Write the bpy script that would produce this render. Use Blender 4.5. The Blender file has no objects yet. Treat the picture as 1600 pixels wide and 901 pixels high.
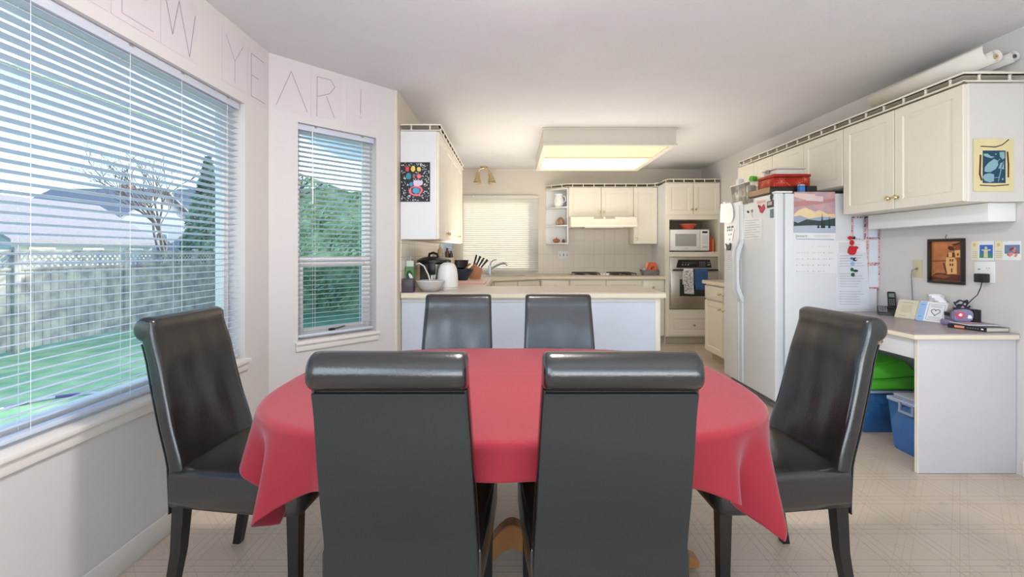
import bpy, bmesh, math, random
from mathutils import Vector, Matrix, noise
random.seed(7)
S = bpy.context.scene
COL = S.collection
PI = math.pi

# ------------------------------------------------------------------ camera
H = 1.22                      # eye height
F = 700.0                     # focal length in pixels of the 1600 px frame
HY = 395.0                    # horizon row
cam_d = bpy.data.cameras.new('camera'); cam = bpy.data.objects.new('camera', cam_d); COL.objects.link(cam)
cam_d.sensor_width = 36; cam_d.lens = F / 1600 * 36
cam_d.shift_y = -(450.5 - HY) / 1600
cam_d.clip_start = 0.05; cam_d.clip_end = 300
cam.location = (0, 0, H); cam.rotation_euler = (PI / 2, 0, 0)
S.camera = cam
# ------------------------------------------------------------------ view
S.view_settings.view_transform = 'Standard'; S.view_settings.look = 'None'
S.view_settings.gamma = 1; S.view_settings.exposure = 0.5; S.view_settings.use_curve_mapping = False
# ------------------------------------------------------------------ world
W = bpy.data.worlds.new('world'); S.world = W; W.use_nodes = True
wn = W.node_tree.nodes; wl = W.node_tree.links
bg = wn['Background']; sky = wn.new('ShaderNodeTexSky')
sky.sky_type = 'NISHITA'; sky.sun_disc = False; sky.sun_elevation = math.radians(24); sky.sun_rotation = math.radians(40)
sky.air_density = 1.0; sky.dust_density = 1.2; sky.ozone_density = 1.4
wl.new(sky.outputs[0], bg.inputs[0]); bg.inputs[1].default_value = 0.40
# ------------------------------------------------------------------ sun, daylight and added fill lights
def sun(direction, strength, col, ang):
    d = bpy.data.lights.new('sun', 'SUN'); d.energy = strength; d.color = col; d.angle = math.radians(ang)
    o = bpy.data.objects.new('sun', d); COL.objects.link(o)
    o.rotation_euler = Vector(direction).to_track_quat('-Z', 'Y').to_euler()
def area(name, loc, direction, sx, sy, energy, col):
    d = bpy.data.lights.new(name, 'AREA'); d.shape = 'RECTANGLE'; d.size = sx; d.size_y = sy; d.energy = energy; d.color = col
    o = bpy.data.objects.new(name, d); COL.objects.link(o); o.location = loc
    o.rotation_euler = Vector(direction).to_track_quat('-Z', 'Y').to_euler()
sun((-0.45, -0.80, -0.38), 4.6, (1.0, 0.95, 0.87), 0.6)
area('patio_door_daylight', (0.7, -1.9, 1.35), (0, 1, 0.02), 3.4, 2.1, 15, (0.80, 0.90, 1.0))
area('cool_side_fill', (-1.38, -0.95, 1.45), (1, 0.55, 0.0), 1.7, 1.4, 34, (0.74, 0.87, 1.0))  # added cool fill for the right wall; the wall here has no window
area('ceiling_fill', (0.7, -0.9, 0.9), (0.0, 0.35, 1), 2.4, 1.4, 58, (0.92, 0.96, 1.0))  # added fill that brightens the ceiling from below, no fixture behind it
area('kitchen_ceiling_fill', (0.65, 4.95, 1.25), (0.0, 0.001, 1), 2.6, 1.7, 25, (1.0, 0.92, 0.80))  # added warm fill for the kitchen ceiling, not one of its lamps
LAMP_DINING = 105      # W of the flush ceiling lamp over the table
LAMP_BOX = 4.0        # emission of the lit half of the kitchen light box

# ------------------------------------------------------------------ materials
def lin(c):
    return tuple(((v / 255) / 12.92 if v / 255 <= 0.04045 else ((v / 255 + 0.055) / 1.055) ** 2.4) for v in c)
MATS = {}
def mat(name, rgb, rough=0.5, metal=0.0, var=0.04, scale=8.0, bump=0.0, bscale=60.0, coat=0.0, spec=0.5, trans=0.0, emit=None, es=0.0, alpha=1.0, rgb2=None, sheen=0.0):
    if name in MATS: return MATS[name]
    m = bpy.data.materials.new(name); m.use_nodes = True; MATS[name] = m
    nt = m.node_tree; n = nt.nodes; l = nt.links; b = n['Principled BSDF']
    c = lin(rgb); c2 = lin(rgb2) if rgb2 else tuple(max(0, v * (1 - var * 2.2)) for v in c)
    tc = n.new('ShaderNodeTexCoord'); nz = n.new('ShaderNodeTexNoise'); nz.inputs['Scale'].default_value = scale; nz.inputs['Detail'].default_value = 4
    l.new(tc.outputs['Object'], nz.inputs['Vector'])
    cr = n.new('ShaderNodeValToRGB'); cr.color_ramp.elements[0].position = 0.35; cr.color_ramp.elements[1].position = 0.65
    cr.color_ramp.elements[0].color = (*c2, 1); cr.color_ramp.elements[1].color = (*c, 1)
    l.new(nz.outputs['Fac'], cr.inputs['Fac']); l.new(cr.outputs['Color'], b.inputs['Base Color'])
    b.inputs['Roughness'].default_value = rough; b.inputs['Metallic'].default_value = metal
    b.inputs['Specular IOR Level'].default_value = spec; b.inputs['Coat Weight'].default_value = coat; b.inputs['Coat Roughness'].default_value = 0.2
    b.inputs['Transmission Weight'].default_value = trans; b.inputs['Alpha'].default_value = alpha
    b.inputs['Sheen Weight'].default_value = sheen
    if emit: b.inputs['Emission Color'].default_value = (*lin(emit), 1); b.inputs['Emission Strength'].default_value = es
    if bump > 0:
        n2 = n.new('ShaderNodeTexNoise'); n2.inputs['Scale'].default_value = bscale; n2.inputs['Detail'].default_value = 3
        l.new(tc.outputs['Object'], n2.inputs['Vector'])
        bp = n.new('ShaderNodeBump'); bp.inputs['Strength'].default_value = bump; bp.inputs['Distance'].default_value = 0.004
        l.new(n2.outputs['Fac'], bp.inputs['Height']); l.new(bp.outputs['Normal'], b.inputs['Normal'])
    return m
def glassmat(name, tint=(1, 1, 1), gloss=0.06, gr=0.02):
    m = bpy.data.materials.new(name); m.use_nodes = True; MATS[name] = m
    nt = m.node_tree; n = nt.nodes; l = nt.links; n.remove(n['Principled BSDF'])
    t = n.new('ShaderNodeBsdfTransparent'); t.inputs[0].default_value = (*tint, 1)
    g = n.new('ShaderNodeBsdfGlossy'); g.inputs['Roughness'].default_value = gr
    f = n.new('ShaderNodeLayerWeight'); f.inputs['Blend'].default_value = 0.25
    mm = n.new('ShaderNodeMath'); mm.operation = 'MULTIPLY'; mm.inputs[1].default_value = gloss * 4
    l.new(f.outputs['Facing'], mm.inputs[0])
    x = n.new('ShaderNodeMixShader'); l.new(mm.outputs[0], x.inputs[0]); l.new(t.outputs[0], x.inputs[1]); l.new(g.outputs[0], x.inputs[2])
    l.new(x.outputs[0], n['Material Output'].inputs[0]); return m
def translucent(name, rgb, fac=0.35, rough=0.5):
    m = mat(name, rgb, rough, var=0.01)
    nt = m.node_tree; n = nt.nodes; l = nt.links
    t = n.new('ShaderNodeBsdfTranslucent'); t.inputs[0].default_value = (*lin(rgb), 1)
    x = n.new('ShaderNodeMixShader'); x.inputs[0].default_value = fac
    l.new(n['Principled BSDF'].outputs[0], x.inputs[1]); l.new(t.outputs[0], x.inputs[2]); l.new(x.outputs[0], n['Material Output'].inputs[0])
    return m

def M_(k, op, a, b=None):
    nd = k.new('ShaderNodeMath'); nd.operation = op
    return nd
def floor_mat():
    m = mat('vinyl_floor', (202, 187, 170), 0.34, var=0.03, scale=3, spec=0.35)
    nt = m.node_tree; n = nt.nodes; l = nt.links
    b = n['Principled BSDF']; base = b.inputs['Base Color'].links[0].from_socket
    g = n.new('ShaderNodeNewGeometry'); sp = n.new('ShaderNodeSeparateXYZ'); l.new(g.outputs['Position'], sp.inputs[0])
    def op(o, a, bb=None, cc=None):
        nd = n.new('ShaderNodeMath'); nd.operation = o
        for i, v in enumerate((a, bb, cc)):
            if v is None: continue
            if isinstance(v, (int, float)): nd.inputs[i].default_value = v
            else: l.new(v, nd.inputs[i])
        return nd.outputs[0]
    P = 0.233
    def lines(c, offs, w, P=P):
        fr = op('FRACT', op('DIVIDE', c, P)); d = op('MULTIPLY', op('ABSOLUTE', op('SUBTRACT', fr, 0.5)), P)
        r = None
        for o in offs:
            k = op('LESS_THAN', op('ABSOLUTE', op('SUBTRACT', d, o)), w)
            r = k if r is None else op('MAXIMUM', r, k)
        return r
    X, Y = sp.outputs[0], sp.outputs[1]
    a = op('MAXIMUM', lines(X, (0, 0.034), 0.002), lines(Y, (0, 0.034), 0.002))
    dg = op('MAXIMUM', lines(op('ADD', X, Y), (0.1165, 0.08), 0.002, P), lines(op('SUBTRACT', X, Y), (0.1165, 0.08), 0.002, P))
    nz = n.new('ShaderNodeTexNoise'); nz.inputs['Scale'].default_value = 9; nz.inputs['Detail'].default_value = 5; l.new(g.outputs['Position'], nz.inputs[0])
    msk = op('MULTIPLY_ADD', nz.outputs['Fac'], 1.2, 0.0)
    v = n.new('ShaderNodeTexVoronoi'); v.inputs['Scale'].default_value = 8.6; l.new(g.outputs['Position'], v.inputs['Vector'])
    dots = op('MULTIPLY', op('LESS_THAN', op('ABSOLUTE', op('SUBTRACT', v.outputs['Distance'], 0.10)), 0.035), 0.45)
    t = op('MAXIMUM', op('MAXIMUM', a, op('MULTIPLY', dg, 0.6)), dots)
    t = op('MULTIPLY', t, msk); t = op('MINIMUM', op('MAXIMUM', t, 0.0), 1.0); t = op('MULTIPLY', t, 0.6)
    mx = n.new('ShaderNodeMix'); mx.data_type = 'RGBA'; l.new(t, mx.inputs[0]); l.new(base, mx.inputs[6]); mx.inputs[7].default_value = (*lin((138, 116, 92)), 1)
    l.new(mx.outputs[2], b.inputs['Base Color']); return m
def tile_mat(name, w, h, c1, c2, rough=0.3, mortar=0.012):
    m = mat(name, c1, rough, var=0.03)
    nt = m.node_tree; n = nt.nodes; l = nt.links; b = n['Principled BSDF']
    g = n.new('ShaderNodeNewGeometry'); sp = n.new('ShaderNodeSeparateXYZ'); l.new(g.outputs['Position'], sp.inputs[0])
    cb = n.new('ShaderNodeCombineXYZ'); ad = n.new('ShaderNodeMath'); ad.operation = 'ADD'
    l.new(sp.outputs[0], ad.inputs[0]); l.new(sp.outputs[1], ad.inputs[1]); l.new(ad.outputs[0], cb.inputs[0]); l.new(sp.outputs[2], cb.inputs[1])
    br = n.new('ShaderNodeTexBrick'); br.offset = 0; br.inputs['Scale'].default_value = 1; br.inputs['Brick Width'].default_value = w; br.inputs['Row Height'].default_value = h
    br.inputs['Mortar Size'].default_value = 0.003; br.inputs['Color1'].default_value = (*lin(c1), 1); br.inputs['Color2'].default_value = (*[v * .96 for v in lin(c1)], 1); br.inputs['Mortar'].default_value = (*lin(c2), 1)
    l.new(cb.outputs[0], br.inputs['Vector']); l.new(br.outputs['Color'], b.inputs['Base Color']); return m

wall_m = mat('wall_paint', (213, 209, 207), 0.7, var=0.012, scale=2, bump=0.12, bscale=180)
kwall_m = mat('kitchen_wall_paint', (219, 209, 196), 0.7, var=0.012, scale=2, bump=0.1, bscale=180)
ceil_m = mat('ceiling_texture', (218, 217, 219), 0.85, var=0.015, scale=3, bump=0.5, bscale=150)
trim_m = mat('white_trim', (232, 226, 220), 0.45, var=0.01)
cream = mat('cream_cabinet', (231, 225, 211), 0.38, var=0.012, scale=3)
whitelam = mat('white_laminate', (224, 224, 226), 0.45, var=0.01)
counter_m = mat('worktop_laminate', (205, 192, 182), 0.32, var=0.03, scale=40)
edge_m = mat('worktop_edge', (232, 220, 196), 0.4, var=0.01)
brass = mat('polished_brass', (222, 204, 160), 0.25, metal=1.0, var=0.02)
dark = mat('dark_gap', (38, 34, 30), 0.8)
white_pl = mat('white_plastic', (236, 236, 236), 0.35, var=0.01)
frid_m = mat('fridge_enamel', (226, 229, 233), 0.33, var=0.01, bump=0.06, bscale=400)
black_pl = mat('black_plastic', (24, 25, 28), 0.35)
grey_pl = mat('grey_plastic', (120, 122, 126), 0.4)
chrome = mat('chrome', (205, 208, 212), 0.12, metal=1.0, var=0.01)
steel = mat('brushed_steel', (196, 190, 182), 0.32, metal=1.0, var=0.02)
paper = mat('white_paper', (236, 236, 240), 0.8, var=0.01)
paper2 = mat('sheet_paper', (214, 206, 208), 0.85, var=0.01)
ink = mat('grey_ink', (120, 118, 126), 0.8)
inkl = mat('faint_ink', (176, 174, 182), 0.8)
ink2 = mat('pencil_line', (150, 144, 156), 0.8)
leather = mat('black_leather', (26, 25, 26), 0.25, var=0.1, scale=6, bump=0.14, bscale=160, coat=0.5, spec=0.6)
vinyl_b = mat('charcoal_back_vinyl', (32, 36, 36), 0.55, var=0.04, scale=4, bump=0.15, bscale=350)
legm = mat('black_stained_wood', (24, 22, 24), 0.35, var=0.1)
cloth_m = mat('red_tablecloth', (146, 10, 36), 0.75, var=0.03, scale=3, bump=0.06, bscale=700, sheen=0.2)
wood = mat('honey_oak', (176, 118, 66), 0.4, var=0.12, scale=5)
blind_m = translucent('blind_slat_vinyl', (226, 231, 243), 0.25)
blind_back = translucent('blind_slat_cream', (238, 234, 228), 0.24)
glass_m = glassmat('window_glass', (0.93, 0.985, 1.0), 0.04)
screen_m = glassmat('insect_screen', (0.66, 0.72, 0.76), 0.01, 0.5)
orange = mat('orange_print', (226, 104, 70), 0.6); red_m = mat('red_print', (200, 40, 36), 0.5)
blue_m = mat('blue_print', (66, 122, 190), 0.5); green_m = mat('bright_green', (86, 180, 50), 0.5)

# ------------------------------------------------------------------ mesh builder
def frame(o, x, y, z=None):
    x = Vector(x).normalized(); y = Vector(y).normalized(); z = Vector(z).normalized() if z else x.cross(y)
    return Matrix(((x.x, y.x, z.x, o[0]), (x.y, y.y, z.y, o[1]), (x.z, y.z, z.z, o[2]), (0, 0, 0, 1)))
class MB:
    def __init__(s, M=None): s.bm = bmesh.new(); s.mats = []; s.M = M or Matrix.Identity(4)
    def mi(s, m):
        if m not in s.mats: s.mats.append(m)
        return s.mats.index(m)
    def add(s, verts, faces, m, M=None, smooth=True):
        T = s.M @ (M or Matrix.Identity(4)); i = s.mi(m)
        vs = [s.bm.verts.new(T @ Vector(v)) for v in verts]; out = []
        for f in faces:
            try:
                fc = s.bm.faces.new([vs[k] for k in f]); fc.material_index = i; fc.smooth = smooth; out.append(fc)
            except ValueError: pass
        return vs, out
    def box(s, a, b, m, bev=0.0, M=None, seg=2):
        x0, x1 = sorted((a[0], b[0])); y0, y1 = sorted((a[1], b[1])); z0, z1 = sorted((a[2], b[2]))
        v = [(x0, y0, z0), (x1, y0, z0), (x1, y1, z0), (x0, y1, z0), (x0, y0, z1), (x1, y0, z1), (x1, y1, z1), (x0, y1, z1)]
        f = [(0, 3, 2, 1), (4, 5, 6, 7), (0, 1, 5, 4), (1, 2, 6, 5), (2, 3, 7, 6), (3, 0, 4, 7)]
        vs, fs = s.add(v, f, m, M)
        if bev > 0:
            bev = min(bev, 0.49 * min(x1 - x0, y1 - y0, z1 - z0))
            ed = list({e for q in fs for e in q.edges})
            bmesh.ops.bevel(s.bm, geom=ed, offset=bev, segments=seg, affect='EDGES', profile=0.5)
        return s
    def cyl(s, p0, p1, r0, r1, m, seg=16, M=None, caps=True):
        p0 = Vector(p0); p1 = Vector(p1); d = (p1 - p0).normalized()
        u = d.orthogonal().normalized(); w = d.cross(u); v = []
        for p, r in ((p0, r0), (p1, r1)):
            for k in range(seg):
                a = 2 * PI * k / seg; v.append(p + (u * math.cos(a) + w * math.sin(a)) * r)
        f = [(k, (k + 1) % seg, seg + (k + 1) % seg, seg + k) for k in range(seg)]
        if caps: f += [tuple(range(seg - 1, -1, -1)), tuple(range(seg, 2 * seg))]
        s.add(v, f, m, M); return s
    def lathe(s, prof, m, c=(0, 0, 0), seg=24, M=None):
        v = []; f = []; n = len(prof)
        for k in range(seg):
            a = 2 * PI * k / seg
            for r, z in prof: v.append((c[0] + r * math.cos(a), c[1] + r * math.sin(a), c[2] + z))
        for k in range(seg):
            k2 = (k + 1) % seg
            for i in range(n - 1): f.append((k * n + i, k2 * n + i, k2 * n + i + 1, k * n + i + 1))
        vs, fs = s.add(v, f, m, M); bmesh.ops.remove_doubles(s.bm, verts=[q for q in vs if q.is_valid], dist=1e-6); return s
    def tube(s, pts, r, m, seg=8, M=None, closed=False):
        pts = [Vector(p) for p in pts]; n = len(pts); v = []; f = []
        up = None
        for i, p in enumerate(pts):
            a = pts[i - 1] if (i > 0 or closed) else p; b = pts[(i + 1) % n] if (i < n - 1 or closed) else p
            d = (b - a).normalized()
            if up is None: up = d.orthogonal().normalized()
            up = (up - d * up.dot(d)).normalized(); w = d.cross(up)
            rr = r[i] if isinstance(r, (list, tuple)) else r
            for k in range(seg):
                t = 2 * PI * k / seg; v.append(p + (up * math.cos(t) + w * math.sin(t)) * rr)
        for i in range(n if closed else n - 1):
            j = (i + 1) % n
            for k in range(seg): f.append((i * seg + k, i * seg + (k + 1) % seg, j * seg + (k + 1) % seg, j * seg + k))
        if not closed: f += [tuple(range(seg - 1, -1, -1)), tuple((n - 1) * seg + k for k in range(seg))]
        s.add(v, f, m, M); return s
    def prism(s, pts, z0, z1, m, M=None, bev=0.0):
        """pts in local xy, extruded along local z"""
        n = len(pts); v = [(p[0], p[1], z0) for p in pts] + [(p[0], p[1], z1) for p in pts]
        f = [tuple(range(n - 1, -1, -1)), tuple(range(n, 2 * n))] + [(k, (k + 1) % n, n + (k + 1) % n, n + k) for k in range(n)]
        vs, fs = s.add(v, f, m, M)
        if bev > 0: bmesh.ops.bevel(s.bm, geom=list({e for q in fs for e in q.edges}), offset=bev, segments=2, affect='EDGES')
        return s
    def flat(s, pts, z, m, M=None, t=0.0006):
        return s.prism(pts, z, z + t, m, M)
    def rect(s, x0, y0, x1, y1, z, m, M=None, t=0.0006):
        return s.prism([(x0, y0), (x1, y0), (x1, y1), (x0, y1)], z, z + t, m, M)
    def blob(s, cx, cy, rx, ry, z, m, M=None, n=14, rot=0, jit=0.0, t=0.0006):
        p = []
        for k in range(n):
            a = 2 * PI * k / n; q = 1 + random.uniform(-jit, jit); x = math.cos(a) * rx * q; y = math.sin(a) * ry * q
            p.append((cx + x * math.cos(rot) - y * math.sin(rot), cy + x * math.sin(rot) + y * math.cos(rot)))
        return s.prism(p, z, z + t, m, M)
    def stroke(s, pts, w, z, m, M=None, t=0.0006):
        for a, b in zip(pts, pts[1:]):
            d = Vector((b[0] - a[0], b[1] - a[1])); L = d.length
            if L < 1e-6: continue
            d /= L; q = Vector((-d.y, d.x)) * w / 2; e = d * w * 0.3
            s.prism([(a[0] - e.x + q.x, a[1] - e.y + q.y), (a[0] - e.x - q.x, a[1] - e.y - q.y), (b[0] + e.x - q.x, b[1] + e.y - q.y), (b[0] + e.x + q.x, b[1] + e.y + q.y)][::-1], z, z + t, m, M)
        return s
    def text(s, txt, size, x, y, z, m, M=None, t=0.0005):
        c = bpy.data.curves.new('t', 'FONT'); c.body = txt; c.size = size; c.extrude = t; c.resolution_u = 2
        o = bpy.data.objects.new('t', c); COL.objects.link(o); dg = bpy.context.evaluated_depsgraph_get()
        me = bpy.data.meshes.new_from_object(o.evaluated_get(dg))
        s.add([(v.co.x + x, v.co.y + y, v.co.z + z) for v in me.vertices], [tuple(p.vertices) for p in me.polygons], m, M, False)
        bpy.data.objects.remove(o); bpy.data.curves.remove(c); bpy.data.meshes.remove(me); return s
    def build(s, name, parent=None, origin=None, ang=35):
        """one mesh object; verts are shifted so the object's origin is the thing's base"""
        if parent is not None:
            r = parent
            while r.parent: r = r.parent
            off = Vector(r.location)
        else: off = Vector(origin) if origin else Vector((0, 0, 0))
        if off.length: bmesh.ops.translate(s.bm, verts=s.bm.verts, vec=-off)
        bmesh.ops.recalc_face_normals(s.bm, faces=s.bm.faces)
        me = bpy.data.meshes.new(name); s.bm.to_mesh(me); s.bm.free()
        for m in s.mats: me.materials.append(m)
        me.set_sharp_from_angle(angle=math.radians(ang))
        o = bpy.data.objects.new(name, me); COL.objects.link(o)
        if parent is not None: o.parent = parent
        else: o.location = off
        return o
def tag(o, label=None, cat=None, group=None, kind=None):
    if label: o['label'] = label
    if cat: o['category'] = cat
    if group: o['group'] = group
    if kind: o['kind'] = kind
    return o
def thing(name, label, cat, loc=(0, 0, 0), group=None):
    o = bpy.data.objects.new(name, None); COL.objects.link(o); o.location = loc; o.empty_display_size = 0.05
    return tag(o, label, cat, group)
def single(mb, name, label, cat, origin, group=None): return tag(mb.build(name, None, origin), label, cat, group)
def struct(mb, name, label=None): return tag(mb.build(name), label, 'structure' if False else None, None, 'structure')
def copy_thing(o, loc, rz=None, label=None):
    r = o.copy(); COL.objects.link(r); r.location = loc
    if rz is not None: r.rotation_euler = (0, 0, rz)
    if label: r['label'] = label
    def rec(a, b):
        for ch in [q for q in a.children]:
            c = ch.copy(); COL.objects.link(c); c.parent = b; rec(ch, c)
    rec(o, r); return r
def atY(px, py, Y): return Vector(((px - 800) / F * Y, Y, H - (py - HY) / F * Y))
def atX(px, py, X): Y = X * F / (px - 800); return Vector((X, Y, H - (py - HY) / F * Y))
def atZ(px, py, Z): Y = (H - Z) * F / (py - HY); return Vector(((px - 800) / F * Y, Y, Z))
# ================================================================== ROOM SHELL
C = 2.455; XL = -1.5; XR = 2.79; YB = 6.6; YR = -2.3; XK = -0.873; YK = 3.424; YD = 2.763
fl = MB(); fl.box((-1.7, YR - 0.1, -0.12), (XR + 0.15, YB + 0.15, 0), floor_mat()); struct(fl, 'floor')
ce = MB()
ce.prism([(-1.66, YR - 0.1), (XR + 0.15, YR - 0.1), (XR + 0.15, YB + 0.15), (XK - 0.15, YB + 0.15), (XK - 0.15, YK + 0.02), (-1.66, YD + 0.06)], C, C + 0.12, ceil_m); struct(ce, 'ceiling')
T = 0.15
def wall(name, M, L, holes, m, h=C, t=T, s0=0.0):
    """M: local x along the wall, y outward, z up; holes = (s0,s1,z0,z1)"""
    w = MB(M); x = s0
    for a, b, z0, z1 in sorted(holes):
        w.box((x, 0, 0), (a, t, h), m)
        if z0 > 0: w.box((a, 0, 0), (b, t, z0), m)
        w.box((a, 0, z1), (b, t, h), m); x = b
    w.box((x, 0, 0), (L, t, h), m); return struct(w, name)
Zu = (0, 0, 1)
ML = frame((XL, YR, 0), (0, 1, 0), (-1, 0, 0), Zu)
ud = Vector((XK - XL, YK - YD, 0)).normalized(); nd_ = Vector((-ud.y, ud.x, 0)); LD = math.hypot(XK - XL, YK - YD)
MD = frame((XL, YD, 0), ud, nd_, Zu)
MK = frame((XK, YK, 0), (0, 1, 0), (-1, 0, 0), Zu)
MBk = frame((XK, YB, 0), (1, 0, 0), (0, 1, 0), Zu)
MR = frame((XR, YR, 0), (0, 1, 0), (1, 0, 0), Zu)
MRe = frame((XL, YR, 0), (1, 0, 0), (0, -1, 0), Zu)
WZ0, WZ1 = 0.625, 2.058
wall('wall_left', ML, YD - YR + 0.02, [(0.45 - YR, 2.518 - YR, WZ0, WZ1)], wall_m)
DS0, DS1 = 0.174, 0.731
wall('wall_bay', MD, LD, [(DS0, DS1, 0.645, 2.065)], wall_m)
wall('wall_kitchen', MK, YB - YK + T, [(2.0, 2.95, 1.0, 2.0)], kwall_m, s0=-0.02)
wall('wall_back', MBk, XR - XK + T, [(0.175, 1.24, 0.965, 2.045)], kwall_m)
wall('wall_right', MR, YB - YR, [], wall_m, s0=0)
wall('wall_rear', MRe, XR - XL, [(0.5, 3.9, 0, 2.15)], wall_m)

def win(n, M, s0, s1, z0, z1, y=0.09, fw=0.045, rail=None, stool=True, screen=False):
    f = MB(M)
    for a, b in (((s0, y, z0), (s0 + fw, y + 0.05, z1)), ((s1 - fw, y, z0), (s1, y + 0.05, z1)), ((s0 + fw, y, z0), (s1 - fw, y + 0.05, z0 + fw)), ((s0 + fw, y, z1 - fw), (s1 - fw, y + 0.05, z1))):
        f.box(a, b, trim_m, 0.004)
    if rail: f.box((s0 + fw, y, rail - 0.025), (s1 - fw, y + 0.05, rail + 0.025), trim_m, 0.004)
    o = struct(f, 'window_%d' % n)
    def sub(mb, name, lab=None):
        q = mb.build(name, o)
        if lab: q['label'] = lab
        return q
    g = MB(M); g.box((s0 + fw, y + 0.02, (rail + 0.025) if rail else z0 + fw), (s1 - fw, y + 0.026, z1 - fw), glass_m); sub(g, 'pane')
    if rail:
        e = 0.022; f2 = MB(M); a0, a1, b0, b1 = s0 + fw, s1 - fw, z0 + fw, rail - 0.025
        for p, q in (((a0, y - .004, b0), (a0 + e, y + 0.04, b1)), ((a1 - e, y - .004, b0), (a1, y + 0.04, b1)), ((a0 + e, y - .004, b0), (a1 - e, y + 0.04, b0 + e)), ((a0 + e, y - .004, b1 - e), (a1 - e, y + .04, b1))): f2.box(p, q, trim_m, 0.003)
        sub(f2, 'casement_sash')
        g = MB(M); g.box((a0 + e, y + 0.015, b0 + e), (a1 - e, y + 0.02, b1 - e), glass_m); sub(g, 'pane')
        g = MB(M); g.box((a0 + e, y + 0.005, b0 + e), (a1 - e, y + 0.006, b1 - e), screen_m); sub(g, 'insect_screen')
        k = MB(M); cx = (a0 + a1) / 2 - 0.02; k.box((cx - 0.02, y - 0.02, b0 - 0.02), (cx + 0.02, y, b0 + 0.006), black_pl, 0.004); k.tube([(cx, y - 0.024, b0), (cx + 0.04, y - 0.03, b0 + 0.006), (cx + 0.09, y - 0.02, b0 + 0.012)], 0.004, black_pl); sub(k, 'crank_handle', 'black crank handle')
    if stool:
        g = MB(M); g.box((s0 - 0.02, -0.028, z0 - 0.018), (s1 + 0.02, y, z0 + 0.002), trim_m, 0.004); g.box((s0 - 0.015, -0.014, z0 - 0.06), (s1 + 0.015, -0.0005, z0 - 0.018), trim_m, 0.003); sub(g, 'window_sill')
    return o
win(1, ML, 0.45 - YR, 2.518 - YR, WZ0, WZ1)
win(2, MD, DS0, DS1, 0.645, 2.065, rail=1.17)
win(3, MK, 2.0, 2.95, 1.0, 2.0, stool=False)
win(4, MBk, 0.175, 1.24, 0.965, 2.045, fw=.03, stool=False)
# baseboards
def base(name, M, s0, s1):
    b = MB(M); b.box((s0, -0.012, 0.0), (s1, -0.0005, 0.095), trim_m, 0.004); struct(b, name)
base('baseboard_left', ML, 0, YD - YR); base('baseboard_bay', MD, 0.0, LD); base('baseboard_right', MR, 0, 2.44 - YR)

def blind(label, M, s0, s1, z0, z1, y, pitch=0.0315, w=0.037, tilt=0.16, cords=(), wand=None, bottom=None, blind_m=blind_m):
    th = thing('window_blind', label, 'blind', M @ Vector((s0, y, z0)))
    h = MB(M); h.box((s0, y - 0.022, z1 - 0.038), (s1, y + 0.022, z1), blind_m, 0.003)
    for c in cords: h.box((c - 0.012, y - 0.024, z1 - 0.012), (c + 0.012, y + 0.0, z1 + 0.001), chrome, 0.001)
    h.build('head_rail', th)
    zb = z0 + 0.02 if bottom is None else bottom
    sl = MB(M); z = z1 - 0.05
    while z > zb + 0.018:
        pr = []
        for k in range(5):
            t = k / 4 - 0.5; pr.append((t * w * math.cos(tilt), -t * w * math.sin(tilt) + 0.0022 * (1 - 4 * t * t)))
        v = []; e = 0.0012
        for x in (s0 + 0.004, s1 - 0.004):
            for (a, b) in pr: v.append((x, y + a, z + b))
            for (a, b) in pr[::-1]: v.append((x, y + a, z + b - e))
        f = [(k, (k + 1) % 10, 10 + (k + 1) % 10, 10 + k) for k in range(10)] + [tuple(range(10)), tuple(range(19, 9, -1))]
        sl.add(v, f, blind_m); z -= pitch
    sl.build('slats', th, ang=50)
    b = MB(M); b.box((s0 + 0.003, y - 0.018, zb - 0.008), (s1 - 0.003, y + 0.018, zb + 0.008), blind_m, 0.004); b.build('bottom_rail', th)
    for c in cords:
        k = MB(M)
        for yy in (-0.0195, 0.0195): k.tube([(c, y + yy, zb), (c, y + yy, z1 - 0.03)], 0.0009, white_pl, 5)
        k.build('ladder_cord', th)
    if wand:
        k = MB(M); x, L = wand; k.cyl((x, y - 0.028, z1 - 0.03), (x, y - 0.032, z1 - L), 0.0035, 0.0045, white_pl, 8); k.cyl((x, y - .022, z1 - .012), (x, y - .028, z1 - .03), .0025, .0025, white_pl, 6); k.build('tilt_wand', th)
    return th
o = -YR
blind('wide white slatted blind half open in the big side window', ML, 0.47 + o, 2.505 + o, WZ0 + 0.004, WZ1 - 0.002, 0.045, cords=(0.62 + o, 1.02 + o, 1.42 + o, 1.79 + o, 2.07 + o, 2.40 + o))
blind('narrow white slatted blind half open in the angled bay window', MD, DS0 + 0.006, DS1 - 0.006, 0.655, 2.063, 0.045, cords=(DS0 + 0.12, DS1 - 0.10), wand=(DS0 + 0.10, 0.52))
blind('white slatted blind fully closed behind the kitchen sink', MBk, 0.155, 1.26, 0.95, 2.06, -0.03, pitch=0.030, w=0.036, tilt=0.92, cords=(0.30, 0.62, 1.12), blind_m=blind_back)
blind('small white blind glimpsed under the left wall cabinets', MK, 1.98, 2.97, 0.99, 2.02, -0.03, tilt=0.5, cords=(2.2, 2.7))

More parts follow.
